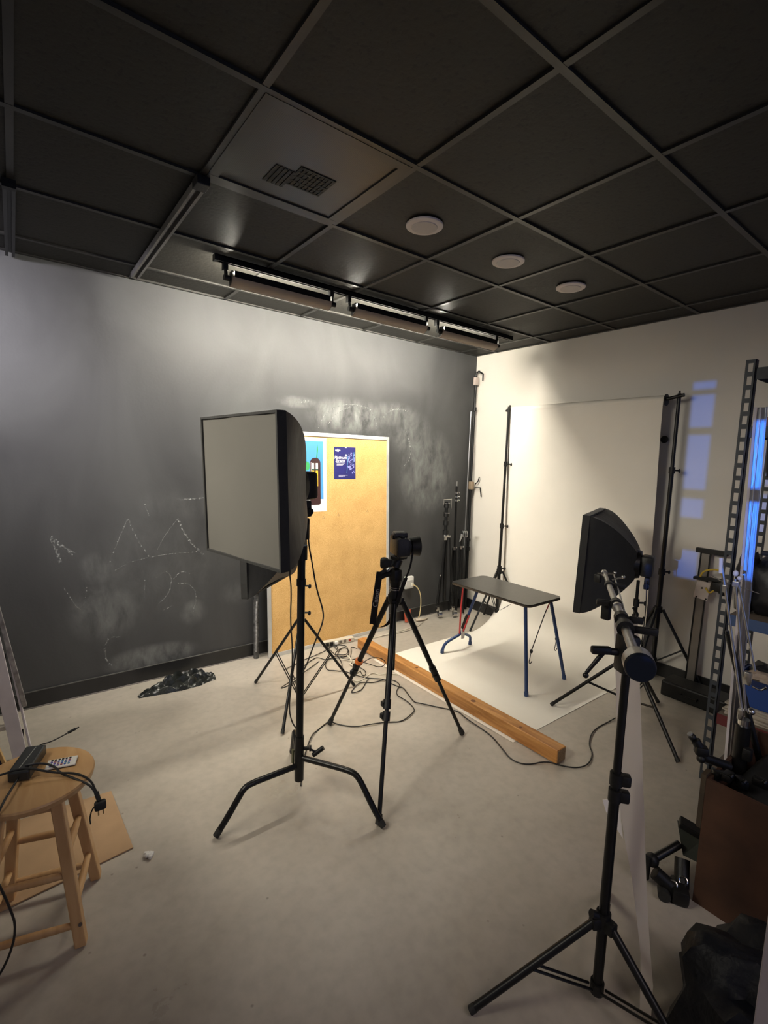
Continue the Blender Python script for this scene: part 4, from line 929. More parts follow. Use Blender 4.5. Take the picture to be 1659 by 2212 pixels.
floor_cable('power_cable', c6, 0.0032, cable_black, 'short black cable loop beside the timber beam')
W1 = [(-1.861, -0.45), (-1.865, -0.502), (-1.897, -0.561), (-1.936, -0.587), (-1.911, -0.671), (-1.93, -0.724), (-1.983, -0.744)]
W2 = [(-1.94, -0.47), (-1.825, -0.6), (-1.803, -0.675), (-1.787, -0.716), (-1.74, -0.725), (-1.722, -0.788)]
W3 = [(-2.069, -0.832), (-2.035, -0.862), (-1.965, -0.842), (-1.898, -0.809), (-1.853, -0.807), (-1.842, -0.862), (-1.788, -0.874), (-1.72, -0.93)]
floor_cable('power_cable', W1, 0.006, cable_white, 'thick white cable with connector in the middle of the tangle')
floor_cable('power_cable', W2, 0.0035, cable_white, 'thin white cable reaching the timber beam, nearer the wall')
floor_cable('power_cable', W3, 0.0035, cable_white, 'thin white wavy cable reaching the timber beam, nearer the room')
floor_cable('power_cable', [(-1.643, -0.150), (-1.553, -0.200), (-1.489, -0.238), (-1.407, -0.246), (-1.257, -0.228), (-1.032, -0.227), (-0.889, -0.198), (-0.83, -0.14), (-0.83, -0.07)], 0.004, cable_white, 'cream flex along the cork board foot to the wall adapter')
floor_cable('power_cable', [(-1.643, -0.175), (-1.54, -0.249), (-1.425, -0.223), (-1.306, -0.25), (-1.169, -0.262), (-0.95, -0.255), (-0.75, -0.16)], 0.0028, mat('cable_grey', (0.25, 0.22, 0.18, 1), 0.5), 'thin grey cable along the foot of the cork board')
# hanging cords of the front softboxes
tag(MB().tube([(-2.900, -1.66, 1.35), (-2.955, -1.76, 1.265), (-2.961, -1.814, 1.17), (-2.958, -1.843, 1.075), (-2.935, -1.87, 0.975), (-2.943, -1.88, 0.93), (-2.97, -1.87, 0.86), (-2.95, -1.70, 0.60), (-2.80, -1.10, 0.25), (-2.35, -0.55, 0.012), (-2.10, -0.40, 0.005)], 0.0033, 8, 3).build('hanging_cord', cable_black, None, True, origin=(-2.9, -1.66, 1.35)), 'black cord hanging from the pale-faced softbox in front of cork board', 'cable')
tag(MB().tube([(-2.93, -1.60, 1.34), (-2.975, -1.62, 1.112), (-2.965, -1.627, 1.02), (-2.969, -1.625, 0.87), (-2.958, -1.63, 0.734), (-2.961, -1.629, 0.57), (-2.972, -1.624, 0.436), (-2.959, -1.63, 0.364), (-2.94, -1.655, 0.327)], 0.0033, 8, 2).build('hanging_cord', cable_black, None, True, origin=(-2.93, -1.6, 1.34)), 'black cord hanging close beside the thick stand column', 'cable')
tag(MB().tube([(-0.90, -2.30, 0.93), (-0.895, -2.31, 0.75), (-0.90, -2.305, 0.5), (-0.91, -2.30, 0.25), (-0.94, -2.22, 0.006)], 0.003, 8, 2).build('hanging_cord', cable_black, None, True, origin=(-0.9, -2.3, 0.93)), 'black cord hanging from the side-on softbox head', 'cable')
# power strip
ps = thing('power_strip', 'beige power strip with red switch lying at the cork board foot', 'power strip', (-1.77, -0.165, 0))
Rz = Matrix.Rotation(math.radians(-8), 3, 'Z')
beige = mat('beige_plastic', (0.55, 0.50, 0.40, 1), 0.45, 0, 0.04, 10)
MB().box((-1.775, -0.160, 0.022), (0.30, 0.050, 0.040), Rz, 0.005).build('housing', beige, ps)
MB().box((-1.675, -0.2003, 0.024), (0.022, 0.003, 0.020), Rz, 0.001).build('switch', mat('red_switch', (0.30, 0.02, 0.01, 1), 0.4), ps)
for k in range(5):
    x = -1.89+k*0.042; MB().box((x, -0.1845+0.0*k-(x+1.775)*0.14, 0.024), (0.026, 0.004, 0.026), Rz, 0.001).build('socket', mat('socket_dark', (0.16, 0.14, 0.11, 1), 0.5), ps)
for x, m_ in ((-1.895, black_plastic), (-1.855, black_plastic), (-1.812, white_plastic)):
    MB().box((x, -0.198-(x+1.775)*0.14, 0.026), (0.026, 0.024, 0.026), Rz, 0.004).build('plug', m_, ps)
# wall adapter with cream flex
ad = thing('wall_adapter', 'white plug-in socket adapter on the black wall beside the cork board', 'adapter', (-0.862, -0.002, 0.394))
MB().box((-0.862, -0.022, 0.394), (0.110, 0.040, 0.125), None, 0.010).build('housing', white_plastic, ad, True)
MB().box((-0.862, -0.044, 0.382), (0.082, 0.004, 0.08), None, 0.001).build('face', mat('adapter_face', (0.50, 0.49, 0.46, 1), 0.5), ad)
MB().box((-0.835, -0.052, 0.372), (0.026, 0.018, 0.032), None, 0.004).build('plug', cable_white, ad)
tag(MB().tube([(-0.83, -0.06, 0.372), (-0.79, -0.075, 0.35), (-0.745, -0.08, 0.27), (-0.735, -0.08, 0.16), (-0.745, -0.08, 0.06), (-0.76, -0.075, 0.012), (-0.80, -0.08, 0.006)], 0.0055, 8, 2).build('cream_cord', mat('cream_cord', (0.62, 0.50, 0.26, 1), 0.5), None, True, origin=(-0.83, -0.06, 0.37)), 'cream cord drooping from the white wall adapter to the floor', 'cable')
pb = thing('small_carton', 'small red and yellow carton leaning at the foot of the black wall', 'carton', (-0.885, -0.05, 0))
Rt = Matrix.Rotation(math.radians(-10), 3, 'X') @ Matrix.Rotation(math.radians(14), 3, 'Z')
MB().box((-0.885, -0.055, 0.062), (0.085, 0.022, 0.118), Rt, 0.001).build('carton', mat('carton_red', (0.55, 0.10, 0.05, 1), 0.5), pb)
MB().box((-0.8855, -0.0675, 0.035), (0.05, 0.002, 0.05), Rt).build('yellow_panel', mat('carton_yellow', (0.75, 0.42, 0.03, 1), 0.5), pb)
MB().box((-0.890, -0.0705, 0.095), (0.055, 0.002, 0.025), Rt).build('pale_panel', mat('carton_pale', (0.60, 0.50, 0.30, 1), 0.5), pb)
wpz = tag(MB().tube([(-0.815, -0.10, 0.018), (-0.76, -0.13, 0.02), (-0.70, -0.12, 0.016), (-0.66, -0.10, 0.010)], 0.016, 8, 1, rr=lambda t_: 0.016*(1-0.5*t_)).build('paper_bag', mat('crumpled_paper', (0.50, 0.43, 0.34, 1), 0.8, 0, 0.15, 40, 0.8, 50), None, origin=(-0.76, -0.12, 0)), 'crumpled pale wrapper on floor beneath the wall adapter', 'wrapper')

# ------------------------------------------------------------------ folded stands in the corner
def folded_roller(c):
    c = Vector((c[0], c[1], 0)); t = thing('folded_roller_stand', 'folded black stand on chrome castors against the black wall', 'light stand', c)
    MB().cyl(c+V(0, 0, 0.16), c+V(0.0, 0.03, 1.20), 0.018, n=16).build('column', black_metal, t, True)
    for z in (0.88, 0.98, 1.07, 1.16): MB().cyl(c+V(0, 0.025, z-0.022), c+V(0, 0.025, z+0.022), 0.030, n=18).build('sleeve', black_plastic, t, True)
    for z in (0.855, 1.085, 1.185): MB().cyl(c+V(0, 0.025, z-0.004), c+V(0, 0.025, z+0.004), 0.033, n=18).build('chrome_band', chrome, t, True)
    MB().cyl(c+V(-0.055, 0.02, 1.225), c+V(0.055, 0.02, 1.225), 0.006, n=10).cyl(c+V(-0.055, 0.02, 1.232), c+V(-0.055, 0.02, 1.165), 0.006, n=10).cyl(c+V(0.055, 0.02, 1.232), c+V(0.055, 0.02, 1.13), 0.006, n=10).build('chrome_handle', chrome, t, True)
    MB().cyl(c+V(-0.052, 0.01, 0.84), c+V(0.052, 0.01, 0.84), 0.009, n=10).bb(c.x-0.06, c.x-0.02, c.y-0.02, c.y+0.01, 0.81, 0.85).build('crosshead', chrome, t, True)
    for dx_, dy_ in ((-0.09, -0.01), (0.055, -0.07), (0.01, 0.01)):
        MB().tube([c+V(dx_*0.35, dy_*0.3, 0.83), c+V(dx_*0.8, dy_*0.7, 0.30), c+V(dx_, dy_, 0.13)], 0.010, 10).build('leg', black_metal, t, True)
    MB().tube([c+V(-0.125, -0.012, 0.13), c+V(-0.095, -0.02, 0.44)], 0.007, 8).build('leg', black_metal, t, True)
    MB().ball(c+V(-0.095, -0.02, 0.445), 0.011).build('rivet', chrome, t, True)
    for px_, py_ in ((-0.095, -0.035), (0.055, -0.10)):
        q = c+V(px_, py_, 0)
        cst = MB().cyl(q+V(-0.015, 0.004, 0.040), q+V(0.015, -0.012, 0.040), 0.0395, n=24).build('castor', chrome, t, True)
        MB().cyl(q+V(-0.018, 0.004, 0.040), q+V(0.018, -0.014, 0.040), 0.018, n=16).build('hub', mat('hub_dark', (0.05, 0.05, 0.05, 1), 0.4), cst, True)
        MB().box(q+V(-0.02, 0.012, 0.095), (0.034, 0.034, 0.045), None, 0.005).build('fork', chrome, cst, True)
    return t
folded_roller((-0.430, -0.105))
def folded_stand(c, label, top, hub, lean, head=None):
    c = Vector((c[0], c[1], 0)); t = thing('folded_light_stand', label, 'light stand', c); at = lambda z: V(c.x+lean[0]*z, c.y+lean[1]*z, z)
    MB().cyl(at(0.10), at(top), 0.013, n=14).build('column', black_metal, t, True)
    MB().cyl(at(hub-0.02), at(hub+0.015), 0.024, n=16).build('collar', chrome, t, True)
    for k in range(3):
        a = 2*PI*k/3+0.5; d = V(math.cos(a), math.sin(a), 0)
        MB().tube([at(hub)+d*0.02, at(hub*0.4)+d*0.032, at(0.015)+d*0.045], 0.0095, 10).build('leg', black_metal, t, True)
    if head == 'tip':
        for z in (top-0.16, top-0.12, top-0.08): MB().cyl(at(z), at(z+0.018), 0.019, n=14).ball(at(z+0.01)+V(0.022, -0.018, 0), 0.008).build('chrome_band', chrome, t, True)
        MB().cyl(at(top), at(top+0.05), 0.007, n=10).build('spigot', chrome, t, True)
    else:
        g = at(top)
        mb = MB(); q = V(0.9, -0.43, 0)
        for k in range(3): mb.cyl(g+q*(0.0+0.02*k), g+q*(0.014+0.02*k), 0.036, n=22)
        mb.build('grip_head', alu, t, True)
        MB().tube([g+V(-0.02, -0.02, 0.0), g+V(-0.07, -0.04, -0.07)], 0.009, 8, rr=lambda t_: 0.013*(1-0.6*t_)).build('grip_handle', alu, t, True)
    return t
folded_stand((-0.26, -0.075), 'tall folded black stand with stacked chrome collars nearest the corner', 1.36, 0.70, (-0.012, 0.012), 'tip')
folded_stand((-0.235, -0.16), 'folded black stand with silver grip head beside the castor stand', 0.86, 0.72, (-0.02, 0.02))
# tall poles in the corner
cp = thing('corner_pole', 'tall black pole with clamps standing in the corner of room', 'pole', (-0.075, -0.075, 0))
MB().cyl((-0.080, -0.085, 0.0), (-0.062, -0.058, 1.36), 0.016, n=14).build('tube', black_metal, cp, True)
MB().cyl((-0.062, -0.058, 1.36), (-0.045, -0.040, 2.55), 0.012, n=14).build('tube', black_metal, cp, True)
MB().cyl((-0.066, -0.064, 2.15), (-0.066, -0.064, 2.19), 0.019, n=14).cyl((-0.078, -0.08, 0.66), (-0.078, -0.08, 0.70), 0.022, n=14).cyl((-0.078, -0.08, 0.76), (-0.078, -0.08, 0.79), 0.022, n=14).build('collar', black_plastic, cp, True)
MB().box((-0.066, -0.070, 1.365), (0.045, 0.045, 0.085), None, 0.006).build('brass_clamp', mat('brass_clamp', (0.42, 0.32, 0.22, 1), 0.35, 0.6, 0.1, 20), cp, True)
MB().tube([(-0.04, -0.10, 1.34), (-0.02, -0.155, 1.345), (-0.02, -0.175, 1.25)], 0.006, 8).tube([(-0.04, -0.10, 1.38), (-0.03, -0.13, 1.41), (-0.03, -0.145, 1.46)], 0.006, 8).build('clamp_handle', black_metal, cp, True)
MB().box((-0.060, -0.058, 2.46), (0.055, 0.03, 0.08), None, 0.004).build('pale_clamp', mat('pale_clamp', (0.45, 0.38, 0.34, 1), 0.4), cp, True)
MB().tube([(-0.045, -0.04, 2.545), (-0.045, -0.075, 2.565), (-0.045, -0.135, 2.53), (-0.045, -0.135, 2.46)], 0.008, 8).build('hook', black_metal, cp, True)
tag(MB().cyl((-0.115, -0.060, 0.0), (-0.075, -0.022, 2.15), 0.007, n=10).build('silver_rod', alu, None, True, origin=(-0.115, -0.06, 0)), 'slim silver rod leaning in the corner beside the black pole', 'rod')

# ------------------------------------------------------------------ jacket, white scrap, cardboard
def cloth_heap(name, label, cat, spine, w0, h0, m_, seed, res=(60, 22)):
    rg = random.Random(seed); rows = []; nx, ny = res
    import mathutils.noise as mn
    for i in range(nx+1):
        f = i/nx; s = f*(len(spine)-1); k = min(int(s), len(spine)-2); q = s-k
        p = Vector(spine[k][:2]).lerp(Vector(spine[k+1][:2]), q); wd = spine[k][2]*(1-q)+spine[k+1][2]*q; hh = spine[k][3]*(1-q)+spine[k+1][3]*q
        d = (Vector(spine[k+1][:2])-Vector(spine[k][:2])).normalized(); nrm = Vector((-d.y, d.x)); row = []
        for j in range(ny+1):
            g = -1+2*j/ny
            e = 0.12*mn.noise(Vector((f*5, g*2, seed)))
            x = p + nrm*(g*wd*(1+e))
            z = hh*(1-g*g)**0.5*(0.35+1.5*abs(mn.noise(Vector((f*6+g*1.5, g*4.5, seed+3))))+0.30*mn.noise(Vector((f*16, g*8, seed))))
            if abs(g) > 0.999: z = 0.0015
            row.append(V(x.x, x.y, max(0.0015, z)))
        rows.append(row)
    mb = MB().grid(rows)
    o = mb.build(name, m_, None, True, origin=(spine[0][0], spine[0][1], 0)); return tag(o, label, cat)
leather = mat('black_leather', (0.016, 0.018, 0.016, 1), 0.30, 0, 0.4, 14, 0.4, 30)
cloth_heap('dropped_jacket', 'crumpled black shiny jacket lying on floor near the black wall', 'jacket', [(-3.375, -0.230, 0.015, 0.010), (-3.31, -0.215, 0.045, 0.035), (-3.22, -0.200, 0.075, 0.045), (-3.13, -0.185, 0.105, 0.075), (-3.04, -0.180, 0.110, 0.080), (-2.96, -0.185, 0.095, 0.065), (-2.90, -0.195, 0.065, 0.035), (-2.86, -0.20, 0.055, 0.012)], 0.1, 0.1, leather, 5)
tag(MB().ball((-3.597, -1.640, 0.010), 0.017, (1.1, 0.8, 0.55), 8).box((-3.590, -1.650, 0.010), (0.030, 0.012, 0.014), Matrix.Rotation(0.9, 3, 'Z'), 0.003).box((-3.600, -1.634, 0.012), (0.028, 0.012, 0.014), Matrix.Rotation(-0.5, 3, 'Z'), 0.003).build('paper_scrap', mat('scrap_white', (0.72, 0.70, 0.66, 1), 0.8, 0, 0.05, 50, 0.6, 80), None, origin=(-3.597, -1.64, 0)), 'small crumpled white paper scrap alone on the concrete floor', 'scrap')
cbp = MB().prism([(-3.640, -1.560, 0.002), (-3.660, -1.135, 0.002), (-4.25, -1.10, 0.002), (-4.30, -1.62, 0.002)], (0, 0, 0.005))
tag(cbp.build('cardboard_sheet', cardboard, None, origin=(-3.9, -1.35, 0)), 'flat brown cardboard sheet on the floor beneath the wooden stool', 'cardboard')

# ------------------------------------------------------------------ wooden stool
SC = V(-3.952, -1.755, 0); SZ = 0.56
stl = thing('wooden_stool', 'round-topped pale wooden stool at the left edge of the picture', 'stool', V(-3.948, -1.722, 0))
MB().lathe(SC+V(0, 0, SZ-0.030), SC+V(0, 0, SZ), [(0, 0.150), (0.006, 0.166), (0.022, 0.170), (0.028, 0.167), (0.030, 0.162)], 48).build('seat', stool_wood, stl, True)
feet = [V(-3.853, -1.890, 0.0), V(-3.780, -1.627, 0.0), V(-4.043, -1.554, 0.0), V(-4.116, -1.817, 0.0)]
FC = V(-3.948, -1.722, 0)
tops = []
for f in feet:
    d = (f-FC).normalized(); tops.append(SC+V(0, 0.0, SZ-0.032)+d*0.105)
def square_bar(a, b, w_, d2, name, par, mm):
    a, b = Vector(a), Vector(b); ax = (b-a).normalized(); u = (Vector(d2)-ax*ax.dot(Vector(d2))).normalized(); v = ax.cross(u)
    R = Matrix((u, v, ax)).transposed()
    return MB().box((a+b)/2, (w_, w_, (b-a).length), R, 0.004).build(name, mm, par)
ax0 = (feet[1]-feet[0]).normalized()
for f, tp_ in zip(feet, tops): square_bar(tp_, f+V(0, 0, 0.003), 0.034, ax0, 'leg', stl, stool_wood)
for k in range(4):
    a0, a1, b0, b1 = tops[k], feet[k], tops[(k+1) % 4], feet[(k+1) % 4]
    q = lambda t_: (a0+(a1-a0)*t_, b0+(b1-b0)*t_)
    a, b = q(0.045); ap = (b-a).normalized()
    R = Matrix((ap, V(0, 0, 1).cross(ap), V(0, 0, 1))).transposed()
    MB().box((a+b)/2, ((b-a).length-0.02, 0.018, 0.045), R, 0.002).build('apron', stool_wood, stl)
    for hgt in ((0.40, 0.74) if k % 2 == 0 else (0.52, 0.86)):
        a, b = q(hgt); MB().tube([a, a.lerp(b, .2), a.lerp(b, .5), a.lerp(b, .8), b], 0.010, 12, 1, rr=lambda t_: 0.0085+0.0035*math.sin(PI*t_)).build('rung', stool_wood, stl, True)
for f in feet[:1]: MB().cyl(f+V(-0.002, -0.018, 0.09), f+V(-0.002, -0.0185, 0.0905), 0.006, n=10).build('dent', mat('dark_dent', (0.06, 0.04, 0.03, 1), 0.6), stl)
MB().cyl(tops[0]+V(0.0, -0.010, -0.01), tops[0]+V(0.002, -0.0185, -0.012), 0.007, n=12).build('screw_plug', mat('plug_wood', (0.22, 0.11, 0.05, 1), 0.6), stl)
# things on the stool
zt = SZ+0.0005
sp = thing('power_adapter', 'black brick power adapter lying on the wooden stool', 'power adapter', (-3.955, -1.70, zt))
ang = math.atan2(0.155, 0.058); Rb = Matrix.Rotation(ang, 3, 'Z')
adc = V(-3.968, -1.690, zt+0.019)
MB().box(adc, (0.150, 0.062, 0.036), Rb, 0.006).build('case', mat('adapter_black', (0.022, 0.024, 0.023, 1), 0.4, 0, 0.1, 20), sp)
MB().box(adc+V(0, 0, 0.0184), (0.120, 0.0025, 0.001), Rb @ Matrix.Rotation(-0.06, 3, 'Z')).build('seam_line', mat('seam_pale', (0.30, 0.30, 0.27, 1), 0.5), sp)
tail = adc - (Rb @ V(0.078, 0, 0)); nose = adc + (Rb @ V(0.078, 0, 0))
tag(MB().tube([tail+V(0, 0, -0.004), tail+V(-0.015, -0.045, -0.004), tail+V(-0.035, -0.11, 0.000), tail+V(-0.060, -0.16, -0.03), tail+V(-0.068, -0.17, -0.16), tail+V(-0.035, -0.16, -0.30), tail+V(-0.02, -0.15, -0.40), tail+V(-0.05, -0.15, -0.50), tail+V(-0.10, -0.14, -0.570)], 0.0035, 8, 2).build('adapter_cord', cable_black, None, True, origin=tail), 'black cord drooping from the adapter down over the stool edge', 'cable')
tag(MB().tube([nose, nose+V(0.01, 0.020, 0.004), nose+V(0.04, 0.012, 0.006), nose+V(0.075, 0.020, 0.012), nose+V(0.095, 0.030, 0.014)], 0.0022, 8, 2).tube([nose+V(0.095, 0.030, 0.014), nose+V(0.118, 0.040, 0.016)], 0.005, 10).tube([nose+V(0.118, 0.040, 0.016), nose+V(0.130, 0.046, 0.016)], 0.0025, 8).build('jack_lead', cable_black, None, True, origin=nose), 'thin black lead with round jack plug reaching past the stool', 'cable')
rm = thing('remote_control', 'small flat white remote with coloured buttons on the wooden stool', 'remote control', (-3.872, -1.745, zt))
ra = math.radians(-14); Rr = Matrix.Rotation(ra, 3, 'Z'); rc = V(-3.876, -1.728, zt+0.004)
MB().box(rc, (0.088, 0.052, 0.006), Rr, 0.002).build('case', white_plastic, rm)
MB().box(rc-V(0, 0, 0.0028), (0.088, 0.052, 0.002), Rr).build('base_edge', black_plastic, rm)
bcol = [(0.05, 0.09, 0.35), (0.03, 0.18, 0.30), (0.12, 0.08, 0.35), (0.25, 0.08, 0.10)]
for i in range(6):
    for j in range(4):
        m_ = black_plastic if j == 3 else mat('button_%s' % 'abcd'[(i+j) % 4], (*bcol[(i+j) % 4], 1), 0.5)
        MB().cyl(rc+Rr @ V(-0.030+i*0.0105, -0.014+j*0.0105, 0.003), rc+Rr @ V(-0.030+i*0.0105, -0.014+j*0.0105, 0.0044), 0.0038, n=10).build('button', m_, rm)
# mains lead with two-pin plug, hanging over the edge
pl_ = thing('mains_lead', 'black mains lead with two-pin plug hanging over the stool edge', 'cable', (-3.80, -1.86, SZ))
MB().tube([(-4.16, -1.70, SZ+0.02), (-4.05, -1.74, SZ+0.030), (-3.98, -1.752, SZ+0.045), (-3.90, -1.80, SZ+0.018), (-3.84, -1.83, SZ+0.012), (-3.805, -1.87, SZ-0.005), (-3.795, -1.895, SZ-0.035)], 0.0035, 8, 2).build('cord', cable_black, pl_, True)
MB().tube([(-3.975, -1.745, SZ+0.043), (-3.93, -1.735, SZ+0.030), (-3.895, -1.755, SZ+0.014), (-3.885, -1.79, SZ+0.006), (-3.85, -1.845, SZ+0.006), (-3.81, -1.885, SZ-0.010), (-3.797, -1.90, SZ-0.035)], 0.0035, 8, 2).build('cord', cable_black, pl_, True)
pe = V(-3.795, -1.897, SZ-0.035)
MB().tube([pe, pe+V(0.006, -0.010, -0.025)], 0.007, 12).box(pe+V(0.009, -0.012, -0.042), (0.034, 0.020, 0.030), None, 0.006).build('plug', black_rubber, pl_, True)
for s in (-0.007, 0.007): MB().box(pe+V(0.010+s, -0.013, -0.066), (0.004, 0.002, 0.018)).build('pin', mat('brass_pin', (0.50, 0.35, 0.15, 1), 0.3, 0.8), pl_)
MB().tube([pe+V(0.0, -0.01, -0.035), pe+V(-0.015, -0.01, -0.05), pe+V(-0.022, -0.012, -0.075), pe+V(-0.020, -0.012, -0.095)], 0.0022, 8, 1).build('cable_tie', black_plastic, pl_, True)

# ------------------------------------------------------------------ white leaning frame at the left and panels behind the stool
lad = thing('display_easel', 'white metal display frame leaning at the left edge by black wall', 'frame', (-3.985, -0.6, 0))
f0, f1 = V(-3.952, -0.600, 0), V(-4.125, -0.600, 1.40)
axl = (f1-f0).normalized()
def lbar(a, b, w_, d_w, name, mm, bev=0.002):
    a, b = Vector(a), Vector(b); ax = (b-a).normalized(); u = V(0, 1, 0); v = ax.cross(u)
    R = Matrix((u, v, ax)).transposed(); return MB().box((a+b)/2, (d_w, w_, (b-a).length), R, bev).build(name, mm, lad)
lbar(f0, f1, 0.010, 0.05, 'rail', white_paint)
lbar(f0+V(-0.045, -0.05, 0), f1+V(-0.045, -0.05, 0), 0.060, 0.012, 'rail', white_paint)
lbar(f0+V(-0.020, -0.02, 0.30), f1+V(-0.020, -0.02, 0), 0.020, 0.020, 'inner_channel', mat('channel_grey', (0.32, 0.31, 0.30, 1), 0.35, 0.3, 0.4, 30))
for z in (0.16, 0.31, 0.45, 0.58, 0.72):
    p = f0 + axl*(z/axl.z); MB().box(p+V(-0.016, -0.034, 0), (0.010, 0.006, 0.05), None, 0.001).build('clip', black_metal, lad)
MB().box(V(-4.25, -0.615, 0.21), (0.50, 0.03, 0.024), None, 0.003).build('cross_rail', mat('cream_rail', (0.55, 0.50, 0.44, 1), 0.5), lad)
pn = thing('framed_canvas', 'wood-edged canvas panel leaning behind stool at the left edge', 'canvas', (-4.12, -1.05, 0))
a0 = V(-3.985, -1.07, 0.008); a1 = V(-4.26, -1.00, 1.02); dd = (a1-a0).normalized()
def pbar(a, b, w_, t2, name, mm, par):
    a, b = Vector(a), Vector(b); ax = (b-a).normalized(); u = V(0, 1, 0); u = (u-ax*u.dot(ax)).normalized(); v = ax.cross(u)
    return MB().box((a+b)/2, (t2, w_, (b-a).length), Matrix((u, v, ax)).transposed(), 0.001).build(name, mm, par)
pbar(a0, a1, 0.012, 0.03, 'wood_edge', frame_wood, pn)
pbar(a0+V(-0.022, 0.005, 0), a1+V(-0.022, 0.005, 0), 0.030, 0.02, 'dark_edge', mat('navy_edge', (0.012, 0.012, 0.04, 1), 0.5), pn)
pbar(a0+V(-0.065, 0.01, 0), a1+V(-0.065, 0.01, 0), 0.055, 0.02, 'painted_canvas', mat('canvas_pale', (0.42, 0.41, 0.38, 1), 0.7, 0, 0.35, 14), pn)
pbar(a0+V(-0.11, 0.015, 0), a1+V(-0.11, 0.015, 0), 0.030, 0.02, 'dark_edge', mat('navy_edge', (0.012, 0.012, 0.04, 1), 0.5), pn)

# ------------------------------------------------------------------ right side: shelving, slider, crate, gear
SH = V(-1.15, -2.785, 0)
shf = thing('shelving_unit', 'grey slotted-angle steel shelving unit at the right edge', 'shelving', SH)
def slotted_post(x, y, top, sx, sy, name='post'):
    # L-angle post with a column of real slots: thin ladder of webs between two solid edges
    mb = MB(); W2 = 0.042
    mb.bb(x, x+sx*0.003, y, y+sy*0.011, 0.002, top)            # outer edge of the slotted leaf
    mb.bb(x, x+sx*0.003, y+sy*(W2-0.011), y+sy*W2, 0.002, top)
    z = 0.03
    while z < top:
        mb.bb(x, x+sx*0.003, y+sy*0.011, y+sy*(W2-0.011), z, min(z+0.022, top)); z += 0.062
    mb.bb(x, x+sx*0.034, y+sy*(W2-0.003), y+sy*W2, 0.0025, top)
    return mb.build(name, grey_steel, shf)
slotted_post(-1.150, -2.762, 2.155, 1, -1)
slotted_post(-0.680, -2.762, 2.155, -1, -1)
slotted_post(-1.150, -3.72, 2.155, 1, 1)
slotted_post(-0.680, -3.72, 2.155, -1, 1)
shelf_m = mat('shelf_board', (0.17, 0.135, 0.10, 1), 0.6, 0, 0.15, 10)
for z, mt in ((2.075, grey_steel), (1.80, grey_steel), (0.870, mat('blue_lit_beam', (0.05, 0.09, 0.20, 1), 0.35)), (0.345, mat('red_beam', (0.10, 0.012, 0.015, 1), 0.4)), (0.05, grey_steel)):  # blue colour of the third beam paints the blue light on its edge
    sfo = MB().bb(-1.142, -0.688, -3.715, -2.81, z+0.028, z+0.040).build('shelf', shelf_m, shf)
    MB().bb(-1.1460, -1.1430, -3.715, -2.81, z-0.015, z+0.040).bb(-0.687, -0.684, -3.715, -2.81, z-0.015, z+0.040).bb(-1.14, -0.69, -2.809, -2.806, z-0.012, z+0.036).build('beam', mt, sfo)
# red balls / rolls on the top shelves
redp = mat('dark_red_plastic', (0.16, 0.012, 0.03, 1), 0.4)
tag(MB().cyl((-1.10, -2.90, 2.145), (-0.95, -2.90, 2.145), 0.030, n=20).cyl((-1.106, -2.90, 2.145), (-1.10, -2.90, 2.145), 0.020, n=16).build('tape_roll', redp, None, True, origin=(-1.1, -2.9, 2.115)), 'dark red roll lying on the top shelf', 'roll')
tag(MB().cyl((-1.12, -2.865, 1.862), (-0.98, -2.865, 1.862), 0.022, n=20).cyl((-1.124, -2.865, 1.862), (-1.12, -2.865, 1.862), 0.014, n=16).build('tape_roll', redp, None, True, origin=(-1.1, -2.865, 1.84)), 'dark red roll lying on the second shelf down', 'roll')
tag(MB().tube([(-1.15, -2.885, 1.79), (-1.155, -2.890, 1.72), (-1.15, -2.895, 1.63), (-1.155, -2.90, 1.60)], 0.004, 7, 1).build('dangling_strap', black_rubber, None, True, origin=(-1.15, -2.885, 1.79)), 'thin black strap dangling from the second shelf', 'strap')
# black bag on the third shelf
import mathutils.noise as mn
def lump(name, label, cat, c, rad, m_, seed, amp=0.12, flat=0.0, parent=None, n=28):
    mb = MB(); mb.ball((0, 0, 0), 1.0, (1, 1, 1), n)
    for v in mb.bm.verts:
        d = v.co.normalized(); k = 1+amp*mn.noise(d*2.2+V(seed, 0, 0))*1.6+amp*0.5*mn.noise(d*6+V(0, seed, 0))
        p = V(abs(d.x)**0.75*math.copysign(1, d.x), abs(d.y)**0.75*math.copysign(1, d.y), abs(d.z)**0.75*math.copysign(1, d.z))
        v.co = V(p.x*rad[0]*k, p.y*rad[1]*k, p.z*rad[2]*k)+Vector(c)
        if v.co.z < flat: v.co.z = flat
    o = mb.build(name, m_, parent, True, origin=(c[0], c[1], flat) if parent is None else None)
    return tag(o, label, cat) if parent is None else o
bagm = mat('black_nylon', (0.012, 0.013, 0.017, 1), 0.45, 0, 0.3, 14, 0.5, 18)
bg_ = thing('camera_bag', 'large black padded bag on the middle shelf', 'bag', (-0.95, -2.98, 0.912))
lump('body', None, None, (-0.95, -2.985, 1.06), (0.17, 0.15, 0.16), bagm, 3, 0.10, 0.912, bg_)
lump('end_pouch', None, None, (-1.03, -2.84, 1.06), (0.07, 0.045, 0.16), bagm, 9, 0.12, 0.912, bg_)
MB().tube([(-1.10, -2.90, 1.235), (-1.11, -2.99, 1.235), (-1.11, -3.08, 1.20), (-1.12, -3.16, 1.12)], 0.012, 8, 1).build('handle_strap', black_rubber, bg_, True)
MB().tube([(-1.125, -2.955, 1.20), (-1.135, -3.0, 1.17), (-1.135, -3.05, 1.12)], 0.006, 8, 1).build('pale_piping', mat('pale_green_piping', (0.22, 0.32, 0.26, 1), 0.5), bg_, True)
